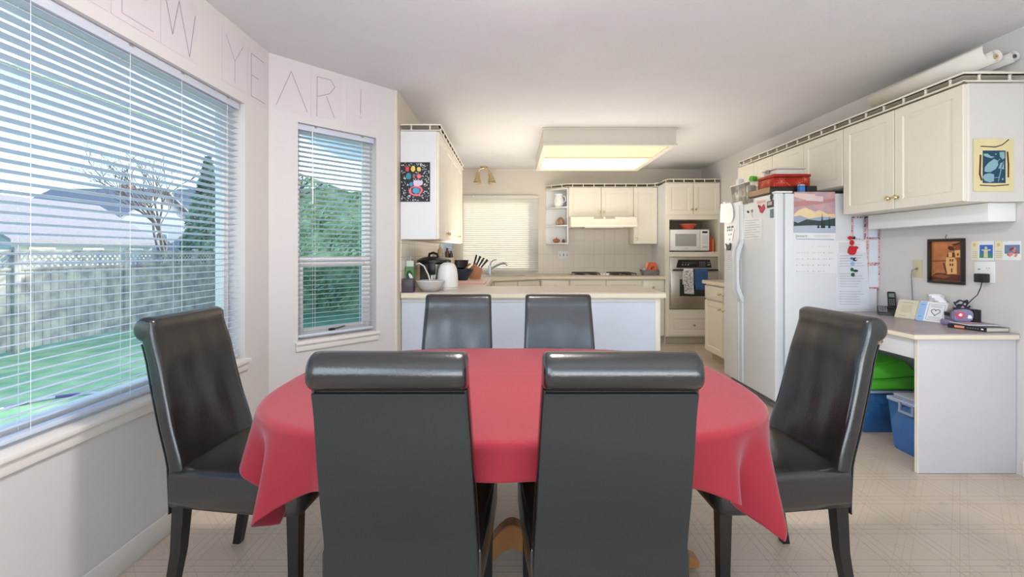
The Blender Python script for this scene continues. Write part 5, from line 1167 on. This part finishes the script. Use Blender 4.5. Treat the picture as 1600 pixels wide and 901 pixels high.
K([(60, 438), (450, 440), (448, 380), (250, 372), (60, 378)], mat('river_pale', (186, 196, 214), .6), .0036)
for x, y0_, w_ in ((325, 260, 14), (392, 280, 12), (345, 325, 10), (290, 340, 12)): K([(x - w_, 398), (x + w_, 398), (x, y0_)], mat('fir_dark', (44, 54, 56), .6), .0040)
K([(60, 200), (180, 190), (448, 150), (448, 120), (60, 150)], mat('cloud_rose', (196, 140, 140), .6), .0024); K([(62, 100), (150, 130), (260, 125), (260, 80), (70, 70)], mat('cloud_cream', (232, 206, 196), .6), .0026)
K([(172, 140), (335, 150), (335, 100), (172, 95)], mat('pale_caption', (226, 206, 208), .6), .0030)
b.build('landscape', pp)
b = MB(PS); b.flat(f3([(60, 820), (460, 822), (452, 445), (60, 445)]), .0015, paper, t=.001); mp = b.build('month_page', cal)
b = MB(PS); c0 = f3([(78, 482)])[0]; b.text('January', .030, c0[0], c0[1], .003, mat('calendar_blue_grey', (120, 128, 150), .6)); b.stroke(f3([(82, 500), (435, 506)]), .004, .003, mat('calendar_blue_grey', (120, 128, 150)))
for x in (250,): b.stroke(f3([(x, 465), (410, 468)]), .002, .003, inkl); b.stroke(f3([(x, 478), (400, 480)]), .002, .003, inkl)
d_ = 1
for r_ in range(5):
    for c_ in range(7):
        if (r_ == 0 and c_ < 3) or d_ > 31: continue
        p = f3([(82 + c_ * 51, 575 + r_ * 58)])[0]; b.text(str(d_), .009, p[0], p[1], .003, ink); d_ += 1
        if (r_ * 7 + c_) % 3: b.stroke([(p[0] + .012, p[1] + .004), (p[0] + .03, p[1] + .003)], .0016, .003, inkl)
b.build('month_print', mp)
f4 = lambda L: pk(PS, [(1260 + x / 5.007, 320 + y / 5.007) for x, y in L])
QA = f4([(235, 790), (470, 800), (462, 285), (228, 280)]); QB = f4([(240, 808), (493, 815), (470, 370), (245, 378)])
on(PS, 'paper_note', 'printed letter at the back of the sheets on the fridge side', 'paper', [('sheet', lambda b: b.flat(QA, .001, paper, t=.0006)), ('writing', lambda b: lines(b, QA, 24, .002, grey_pl, .1, .85, .5, .97, w=.0016))])
on(PS, 'paper_note', 'long printed letter in front under the red green and blue clips', 'paper', [('sheet', lambda b: b.flat(QB, .0035, mat('front_paper', (226, 229, 238), .8), t=.0006)), ('writing', lambda b: lines(b, QB, 20, .0046, grey_pl, .06, .9, .08, .95, w=.0018, skip=(6, 13, 14)))])
def patt(lab, L, hol, cs, seed):
    qq = f4(L); hh = f4(hol); z = .001 + seed * .0003
    def fr_(b):
        b.flat(qq, z, mat('border_base', (222, 190, 196), .7), t=.0006); random.seed(seed); xs = [p[0] for p in qq]; ys = [p[1] for p in qq]
        for k in range(46):
            if random.random() < .5: x = random.choice([min(xs), max(xs)]) + random.uniform(-.003, .003); y = random.uniform(min(ys), max(ys))
            else: x = random.uniform(min(xs), max(xs)); y = random.choice([min(ys), max(ys)]) + random.uniform(-.003, .003)
            x = min(max(x, min(xs) + .005), max(xs) - .005); y = min(max(y, min(ys) + .005), max(ys) - .005)
            b.blob(x, y, .005, .005, z + .0008 + k * .00001, mat(*random.choice(cs)), jit=.3, n=6, t=.0003)
    on(PS, 'patterned_notepaper', lab, 'paper', [('border', fr_), ('panel', lambda b: b.flat(hh, z + .002, mat('panel_white', (222, 228, 240), .8), t=.0003))])
cs1 = [('dot_navy', (70, 84, 120), .6), ('dot_coral', (226, 128, 110), .6), ('dot_white', (232, 232, 236), .6), ('dot_plum', (120, 84, 120), .6)]
patt('note sheet with coral and navy patterned border at the top of the fridge side', [(350, 268), (460, 270), (460, 92), (350, 92)], [(368, 262), (440, 264), (440, 105), (368, 105)], cs1, 1)
patt('bluish patterned sheet against the wall end of the fridge side', [(452, 262), (565, 262), (565, 92), (452, 92)], [(484, 255), (552, 255), (552, 120), (484, 120)], cs1[:1] + [('dot_steel', (110, 130, 180), .6)], 2)
patt('note sheet with orange patterned border, middle right of the fridge side', [(470, 462), (572, 462), (572, 255), (470, 255)], [(488, 448), (556, 448), (556, 275), (488, 275)], [('dot_orange', (230, 140, 96), .6), ('dot_coral', (226, 128, 110), .6), ('dot_navy', (70, 84, 120), .6)], 3)
patt('note sheet with pink dotted border, lowest on the fridge side', [(470, 655), (570, 655), (570, 462), (470, 462)], [(484, 640), (556, 640), (556, 475), (484, 475)], [('dot_pink', (216, 120, 130), .6), ('dot_white', (232, 232, 236), .6), ('dot_plum', (120, 84, 120), .6)], 4)
def clip(label, cx, cy, parts_):
    def fn(b):
        for k, (x, y, rx, ry, m, z) in enumerate(parts_): p = f4([(x, y)])[0]; b.blob(p[0], p[1], rx, ry, z, m, jit=.1, n=12, t=.007)
    on(PS, 'magnet_clip', label, 'magnet', [('clip', fn)])
rc = mat('clip_red', (206, 36, 44), .35)
clip('red and black animal shaped magnet, highest of the clips on the fridge side', 0, 0, [(335, 258, .017, .014, rc, .005), (350, 295, .016, .020, rc, .005), (360, 258, .009, .011, black_pl, .0125)])
clip('big red bucket shaped magnet under the red and black one', 0, 0, [(352, 355, .034, .034, rc, .005), (380, 335, .016, .012, rc, .0055)])
clip('light blue and black round magnet on the printed letters', 0, 0, [(348, 418, .010, .010, blue_m, .0055), (372, 425, .014, .013, black_pl, .006), (374, 424, .006, .006, paper, .0135), (355, 458, .013, .015, mat('clip_pale_blue', (150, 190, 230), .4), .0055)])
clip('dark green Y-shaped clip magnet, lowest on the fridge side', 0, 0, [(350, 505, .011, .014, mat('clip_green', (40, 100, 66), .4), .0055), (378, 515, .017, .009, mat('clip_dark', (32, 52, 44), .4), .006), (356, 545, .012, .014, mat('clip_green', (40, 100, 66)), .0065)])

# --- desk top
DT = 0.7775
ph = thing('cordless_phone', 'black and silver cordless phone in its cradle on the desk', 'phone', (2.70, 3.22, DT))
Mp = frame((2.70, 3.22, DT), (.80, -.6, 0), (.6, .8, 0), UP)
b = MB(Mp); b.M = Mp @ frame((0, 0, 0), (0, 1, 0), UP); b.prism([(-.075, 0), (.075, 0), (.07, .055), (.02, .06), (-.075, .02)], -.058, .058, black_pl, bev=.004); b.M = Mp; b.build('base', ph)
sl_ = math.atan2(.04, .095); Mt_ = Mp @ Matrix.Translation((0, -.028, .0415)) @ Matrix.Rotation(sl_, 4, 'X')
b = MB(Mt_); b.box((-.052, -.045, .001), (-.005, .045, .004), mat('phone_silver', (150, 156, 164), .3, metal=.5), .001)
for i in range(3):
    for j in range(4): b.box((-.047 + i * .013, -.038 + j * .018, .004), (-.037 + i * .013, -.026 + j * .018, .006), black_pl, .001)
b.build('keypad', ph)
Mh2 = Mp @ Matrix.Translation((.025, .025, .052)) @ Matrix.Rotation(math.radians(50), 4, 'X')
b = MB(Mh2); b.box((-.024, -.035, 0), (.024, .125, .024), black_pl, .008); hs = b.build('handset', ph)
b = MB(Mh2); b.box((-.016, .07, .0242), (.016, .105, .0255), mat('lcd_grey', (110, 124, 120), .2), .0005)
for i in range(3):
    for j in range(4): b.box((-.015 + i * .0115, .0 + j * .015, .0242), (-.008 + i * .0115, .009 + j * .015, .0256), mat('phone_silver', (150, 156, 164)), .0005)
b.build('handset_keys', hs)
# answering machine and tissue box: leaning faces toward the camera's left
def wedge(M, L, D, Hh, lean, m, bev=.004):
    b = MB(M @ frame((0, 0, 0), (0, 1, 0), UP)); b.prism([(0, 0), (D, 0), (D, Hh), (lean, Hh)], 0, L, m, bev=bev); return b
P0 = Vector((2.63, 3.09, DT)); dv = Vector((.03, -.13, 0)).normalized(); nv = Vector((-dv.y, dv.x, 0))
Mw = frame(P0, dv, nv, UP)
th = thing('answering_machine', 'beige box with a sloping front face on the desk next to the phone', 'answering machine', P0)
b = MB(Mw); b.M = Mw @ frame((0, 0, 0), (0, 1, 0), (0, 0, 1)); b.prism([(0, 0), (.09, 0), (.09, .115), (.045, .125)], 0, .135, mat('aged_beige', (218, 208, 182), .5), bev=.006); b.build('case', th)
Ms2 = Mw @ frame((0, 0, 0), (1, 0, 0), Vector((0, .045, .125)).normalized())
b = MB(Ms2); b.rect(.035, .045, .10, .095, .0003, mat('beige_panel', (206, 196, 170), .5), t=.001); b.rect(.03, .02, .075, .022, .0003, ink); b.rect(.03, .112, .1, .114, .0003, ink); b.build('panel', th)
P1 = P0 + dv * .1365
Mw2 = frame(P1, dv, nv, UP)
th = thing('tissue_box', 'white tissue box with a blue-edged heart label and raised tissue', 'tissue box', P1)
b = MB(Mw2); b.M = Mw2 @ frame((0, 0, 0), (0, 1, 0), (0, 0, 1)); b.prism([(0, 0), (.07, 0), (.085, .12), (.045, .128)], 0, .16, mat('tissue_card', (220, 214, 212), .6), bev=.003); b.build('box', th)
Ms3 = Mw2 @ frame((0, 0, 0), (1, 0, 0), Vector((0, .045, .128)).normalized())
b = MB(Ms3); b.rect(.003, .004, .045, .130, .0003, mat('pastel_blue', (158, 194, 240), .5)); b.rect(.045, .004, .157, .130, .0003, paper); ik = ink
for a, c in (((.058, .016), (.148, .016)), ((.148, .016), (.148, .118)), ((.148, .118), (.058, .118)), ((.058, .118), (.058, .016))): b.stroke([a, c], .0018, .001, ik, t=.0003)
hp_ = [(.103 + .0015 * 16 * math.sin(t) ** 3, .068 + .0015 * (13 * math.cos(t) - 5 * math.cos(2 * t) - 2 * math.cos(3 * t) - math.cos(4 * t))) for t in [2 * PI * k / 40 for k in range(40)]]
b.stroke(hp_ + hp_[:1], .005, .001, mat('heart_grey', (130, 130, 140), .6), t=.0003)
for y in (.108, .10, .034, .026): b.stroke([(.07, y), (.135, y)], .0018, .001, ik, t=.0003)
for y in (.11, .03): b.stroke([(.012, y), (.034, y)], .004, .001, mat('pastel_dark_blue', (96, 140, 220), .5), t=.0003)
b.build('label', th)
b = MB(Mw2); v = []; f = []; random.seed(1)
for j in range(5):
    for i in range(7): u = i / 6; v.append((.03 + .10 * u + .004 * math.sin(j * 2), .062 + .012 * math.sin(u * 7 + j) , .12 + j * .013 + .006 * math.sin(u * 4)))
for j in range(4):
    for i in range(6): a = j * 7 + i; f.append((a, a + 1, a + 8, a + 7))
b.add(v, f, paper); o = b.build('tissue', th); s_ = o.modifiers.new('t', 'SOLIDIFY'); s_.thickness = .0008
b = MB(); b.box((2.745, 2.66, DT), (2.787, 2.79, DT + .105), black_pl, .004); single(b, 'black_box', 'black box against the wall behind the lavender gadget', 'box', (2.765, 2.72, DT))
lav = mat('lavender_plastic', (150, 136, 176), .4)
th = thing('pencil_sharpener', 'lavender desk gadget with black top between tissue box and book', 'desk gadget', (2.70, 2.77, DT))
b = MB(); b.box((2.672, 2.665, DT), (2.738, 2.80, DT + .034), lav, .008); b.build('base', th)
b = MB(); b.box((2.688, 2.72, DT + .0345), (2.728, 2.79, DT + .052), grey_pl, .004); b.box((2.688, 2.745, DT + .0525), (2.722, 2.79, DT + .082), black_pl, .004); b.build('arm', th)
th = thing('candy_bag', 'purple bag with red and white hearts beside the lavender gadget', 'packet', (2.71, 2.685, DT + .035))
b = MB(); b.prism([(-.045, 0), (.04, 0), (.048, .035), (.04, .065), (.0, .072), (-.045, .06), (-.05, .03)], -.014, .014, mat('purple_bag', (132, 120, 160), .35), M=frame((2.705, 2.69, DT + .0355), (1, -.5, 0), UP), bev=.006); b.build('bag', th)
b = MB(frame((2.697, 2.6765, DT + .0355), (1, -.5, 0), UP)); b.blob(-.015, .035, .022, .020, .0035, mat('candy_red', (214, 66, 84), .5), jit=.15); b.blob(-.014, .036, .009, .009, .0042, paper, jit=.15); b.blob(.026, .028, .010, .012, .0035, paper, jit=.3); b.build('print', th)
b = MB(); pts = []
for k in range(90):
    a = k / 90 * 2 * PI * 3.2; pts.append((2.71 + .036 * math.cos(a) + .01 * math.sin(k * .3), 2.70 + .030 * math.sin(a) * .5, DT + .135 + .018 * math.sin(a * .63 + 1) + .006 * math.sin(k)))
b.tube(pts, .0042, mat('navy_cord', (38, 40, 62), .4), 7); single(b, 'coiled_cable', 'dark navy coiled cable lying on the purple candy bag', 'cable', (2.71, 2.69, DT + .11))
th = thing('book', 'thick paperback with black spine at the near right corner of the desk', 'book', (2.70, 2.58, DT))
Mbk = frame((2.655, 2.505, DT), (1, 0.0, 0), (-.35, .94, 0), UP)
b = MB(Mbk); b.box((.002, .002, .002), (.125, .168, .022), mat('page_block', (206, 198, 186), .8), .001); b.build('pages', th)
b = MB(Mbk); cv = mat('book_black', (30, 28, 32), .35); b.box((-.002, 0, 0), (.126, .172, .0018), cv); b.box((-.002, 0, .0223), (.126, .172, .0245), cv); b.box((-.003, 0, 0), (-.0005, .172, .0245), cv); b.build('cover', th)
b = MB(Mbk); 
b.box((-.0035, .095, .006), (-.003, .14, .019), mat('spine_orange', (226, 150, 110), .5)); b.box((-.0036, .012, .009), (-.003, .022, .016), paper)
for k in range(5): b.box((-.0036, .032 + k * .011, .010), (-.003, .039 + k * .011, .015), grey_pl)
b.build('spine_print', th)
th = thing('magazine', 'thin magazine with mauve cover resting askew on the paperback', 'magazine', (2.71, 2.62, DT + .0255))
Mmg = frame((2.625, 2.575, DT + .0255), (1, -.12, 0), (.12, 1, 0), UP)
b = MB(Mmg); b.box((0, 0, 0), (.155, .13, .006), paper, .001); b.build('pages', th)
b = MB(Mmg); b.box((-.001, -.001, .0062), (.156, .131, .0072), mat('mauve_cover', (150, 132, 150), .35, var=.3, scale=20)); b.rect(.01, .02, .10, .09, .0073, mat('cover_pink', (206, 160, 164), .4)); b.build('cover', th)

# --- under the desk
def bin_(label, x0, x1, y0, y1, h, lidh, colr, lab_lid, seed, alpha=(.22, .42, .72)):
    th = thing('storage_bin', label, 'storage box', ((x0 + x1) / 2, (y0 + y1) / 2, 0.001))
    m = mat('tub_blue_%d' % seed, colr, .22, var=.04, alpha=.62, spec=.6)
    b = MB(); v = []
    for z, e in ((.001, .028), (.02, .02), (h, 0)): v += [(x0 + e, y0 + e, z), (x1 - e, y0 + e, z), (x1 - e, y1 - e, z), (x0 + e, y1 - e, z)]
    b.add(v, [(3, 2, 1, 0)] + [(i * 4 + q, i * 4 + (q + 1) % 4, (i + 1) * 4 + (q + 1) % 4, (i + 1) * 4 + q) for i in range(2) for q in range(4)], m, None, False)
    o = b.build('tub', th); s_ = o.modifiers.new('t', 'SOLIDIFY'); s_.thickness = .003
    b = MB(); lm = mat('lid_clear_blue', (176, 188, 220), .3)
    b.box((x0 - .012, y0 - .012, h + .001), (x1 + .0, y1 + .0, h + lidh), lm, .006); b.box((x0 + .015, y0 + .015, h + lidh), (x1 - .02, y1 - .02, h + lidh + .006), lm, .003); b.build('lid', th)
    return th
t1 = bin_('translucent blue storage bin of round cans, the farther one under the desk', 2.365, 2.72, 3.02, 3.37, .275, .02, (60, 120, 186), '', 1)
random.seed(6)
for k in range(9):
    x = 2.42 + random.uniform(0, .2); y = 3.07 + random.uniform(0, .22); z = .03 + (k % 3) * .075; m = random.choice([mat('can_teal', (60, 140, 140), .4), mat('can_blue', (70, 130, 170), .4), mat('can_green', (80, 160, 130), .4)])
    b = MB(); b.cyl((x, y, z), (x, y, z + .06), .032, .032, m, 14); b.cyl((x, y, z + .06), (x, y, z + .066), .034, .034, mat('can_pale', (150, 196, 210), .4), 14); b.build('can', t1)
    for c in t1.children[-1:]: pass
for c in t1.children:
    if c.name.startswith('can'): c['kind'] = 'stuff'
t2 = bin_('translucent blue storage bin with grey latch, the nearer one under the desk', 2.375, 2.72, 2.53, 2.83, .30, .026, (74, 136, 210), '', 2)
b = MB(); 
for k in range(7): b.box((2.42 + k * .002, 2.57, .03 + k * .028), (2.69, 2.79, .052 + k * .028), mat('paper_stack_blue', (90, 140, 196), .6), .002)
b.build('folders', t2)
b = MB(frame((2.362, 2.75, 0), (0, -1, 0), UP)); b.box((0, .318, 0), (.14, .332, .016), mat('lid_clear_blue', (176, 188, 220)), .003)
for a, c in (((.02, .255, -.004), (.12, .268, .012)), ((.02, .268, -.004), (.032, .318, .010)), ((.108, .268, -.004), (.12, .318, .010))): b.box(a, c, mat('latch_grey', (150, 158, 176), .4), .002)
b.build('latch', t2)
b = MB(frame((2.385, 2.80, .3335), (0, -1, 0), (1, 0, 0))); b.M = Matrix.Identity(4)
b.box((2.39, 2.55, .3335), (2.56, 2.81, .345), mat('grey_folder', (186, 192, 204), .6), .004); single(b, 'folder', 'grey plastic folder lying on the nearer bin', 'folder', (2.47, 2.68, .3335))
b = MB(); v = []; f = []; n = 20; mm = 10
for i in range(mm + 1):
    ph_ = PI * i / mm
    for k in range(n): a = 2 * PI * k / n; r = math.sin(ph_) * (1 + .16 * math.sin(a * 3 + i)); v.append((2.61 + .075 * r * math.cos(a), 2.70 + .10 * r * math.sin(a), .3800 - .042 * math.cos(ph_)))
for i in range(mm):
    for k in range(n): f.append((i * n + k, i * n + (k + 1) % n, (i + 1) * n + (k + 1) % n, (i + 1) * n + k))
b.add(v, f, mat('bright_blue_bag', (62, 104, 206), .35)); single(b, 'blue_packet', 'bright blue crumpled packet on the nearer bin', 'packet', (2.61, 2.70, .337))
# grocery bag
gb_ = thing('grocery_bag', 'folded bright green grocery bag lying on the farther bin', 'bag', (2.50, 3.18, .302))
gm_ = mat('bag_green', (104, 216, 64), .6, var=.05, scale=5)
b = MB(); v = [(2.33, 2.99, .303), (2.72, 2.995, .303), (2.73, 3.36, .303), (2.33, 3.36, .303),
     (2.32, 2.985, .375), (2.725, 2.99, .40), (2.735, 3.365, .41), (2.32, 3.365, .38),
     (2.40, 3.04, .455), (2.66, 3.05, .495), (2.69, 3.33, .50), (2.36, 3.34, .47)]
f = [(3, 2, 1, 0)] + [(i * 4 + q, i * 4 + (q + 1) % 4, (i + 1) * 4 + (q + 1) % 4, (i + 1) * 4 + q) for i in range(2) for q in range(4)] + [(8, 9, 10, 11)]
b.add(v, f, gm_); bmesh.ops.bevel(b.bm, geom=list(b.bm.edges), offset=.012, segments=2, affect='EDGES'); bmesh.ops.subdivide_edges(b.bm, edges=list(b.bm.edges), cuts=1, use_grid_fill=True)
for q in b.bm.verts: q.co += Vector((1, 1, .6)) * .008 * noise.noise(q.co * 16)
b.build('bag_body', gb_, ang=50)
b = MB(); b.tube([(2.34, 2.982, .378), (2.50, 2.978, .385), (2.715, 2.983, .402)], .004, mat('bag_piping', (50, 150, 34), .6), 6); b.build('seam', gb_)
b = MB(frame((2.375, 3.28, .455), (0, -1, -.35), (-.5, 0, -.5))); wm_ = paper
Mtx = frame((2.352, 3.30, .432), (0, -1, 0), Vector((.06, 0, .09)).normalized())
b = MB(Mtx); random.seed(3); x = 0
for k in range(9):
    h_ = random.choice([.022, .022, .03]); b.stroke([(x, 0), (x, h_)], .005, .012, wm_, t=.001)
    b.stroke([(x, random.choice([0, h_ / 2, h_])), (x + .012, random.choice([0, h_ / 2, h_]))], .005, .012, wm_, t=.001); x += .022
b.build('lettering', gb_)

# --- paper rolls on the wall cabinets
DZ = 2.192
def roll(label, cx, cz, y0, y1, ri, ro, turns, flap, m, cm):
    th = thing('paper_roll', label, 'paper roll', (cx, (y0 + y1) / 2, cz - ro))
    n = int(turns * 28); pr = []
    for k in range(n + 1): a = -PI / 2 - (1 - k / n) * turns * 2 * PI; r = ri + (ro - ri) * k / n; pr.append((cx + r * math.cos(a), cz + r * math.sin(a)))
    pr += flap
    b = MB(); v = []; f = []
    for y in (y0, y1): v += [(p[0], y, p[1]) for p in pr]
    L = len(pr)
    for k in range(L - 1): f.append((k, k + 1, L + k + 1, L + k))
    b.add(v, f, m); o = b.build('sheet', th, ang=80); s_ = o.modifiers.new('t', 'SOLIDIFY'); s_.thickness = .0016
    b = MB(); b.lathe([(ri * .5, 0), (ri * .92, 0), (ri * .92, y1 - y0), (ri * .5, y1 - y0), (ri * .5, 0)], cm, (0, 0, 0), 20, M=frame((cx, y1, cz), (1, 0, 0), (0, 0, 1))); b.build('core', th)
rp_ = mat('roll_paper', (232, 226, 216), .7, var=.01); rk = mat('roll_core_tan', (206, 176, 136), .7)
def flapc(cx, cz, ro, R, a0, a1, n=10):
    ox, oz = cx, cz - ro + R
    return [(ox + R * math.cos(-PI / 2 - t), oz + R * math.sin(-PI / 2 - t)) for t in [a0 + (a1 - a0) * k / n for k in range(n + 1)]]
roll('white paper roll with a tan core on top of the right wall cabinet', 2.655, 2.298, 2.455, 3.25, .014, .036, 4, flapc(2.655, 2.298, .036, .078, .08, 1.75), rp_, rk)
roll('second paper roll with a grey core nearer the wall on the cabinet top', 2.752, 2.296, 2.45, 3.2, .012, .030, 3, flapc(2.752, 2.296, .030, .052, .08, .9), mat('roll_paper_grey', (222, 216, 212), .7), mat('roll_core_grey', (110, 104, 104), .6))
b = MB(); b.box((2.58, 2.50, DZ), (2.775, 3.2, DZ + .052), mat('cloth_white_bundle', (226, 220, 212), .8), .02, seg=3); single(b, 'paper_pad', 'flat white bundle of sheets under the two paper rolls', 'paper', (2.68, 2.85, DZ))
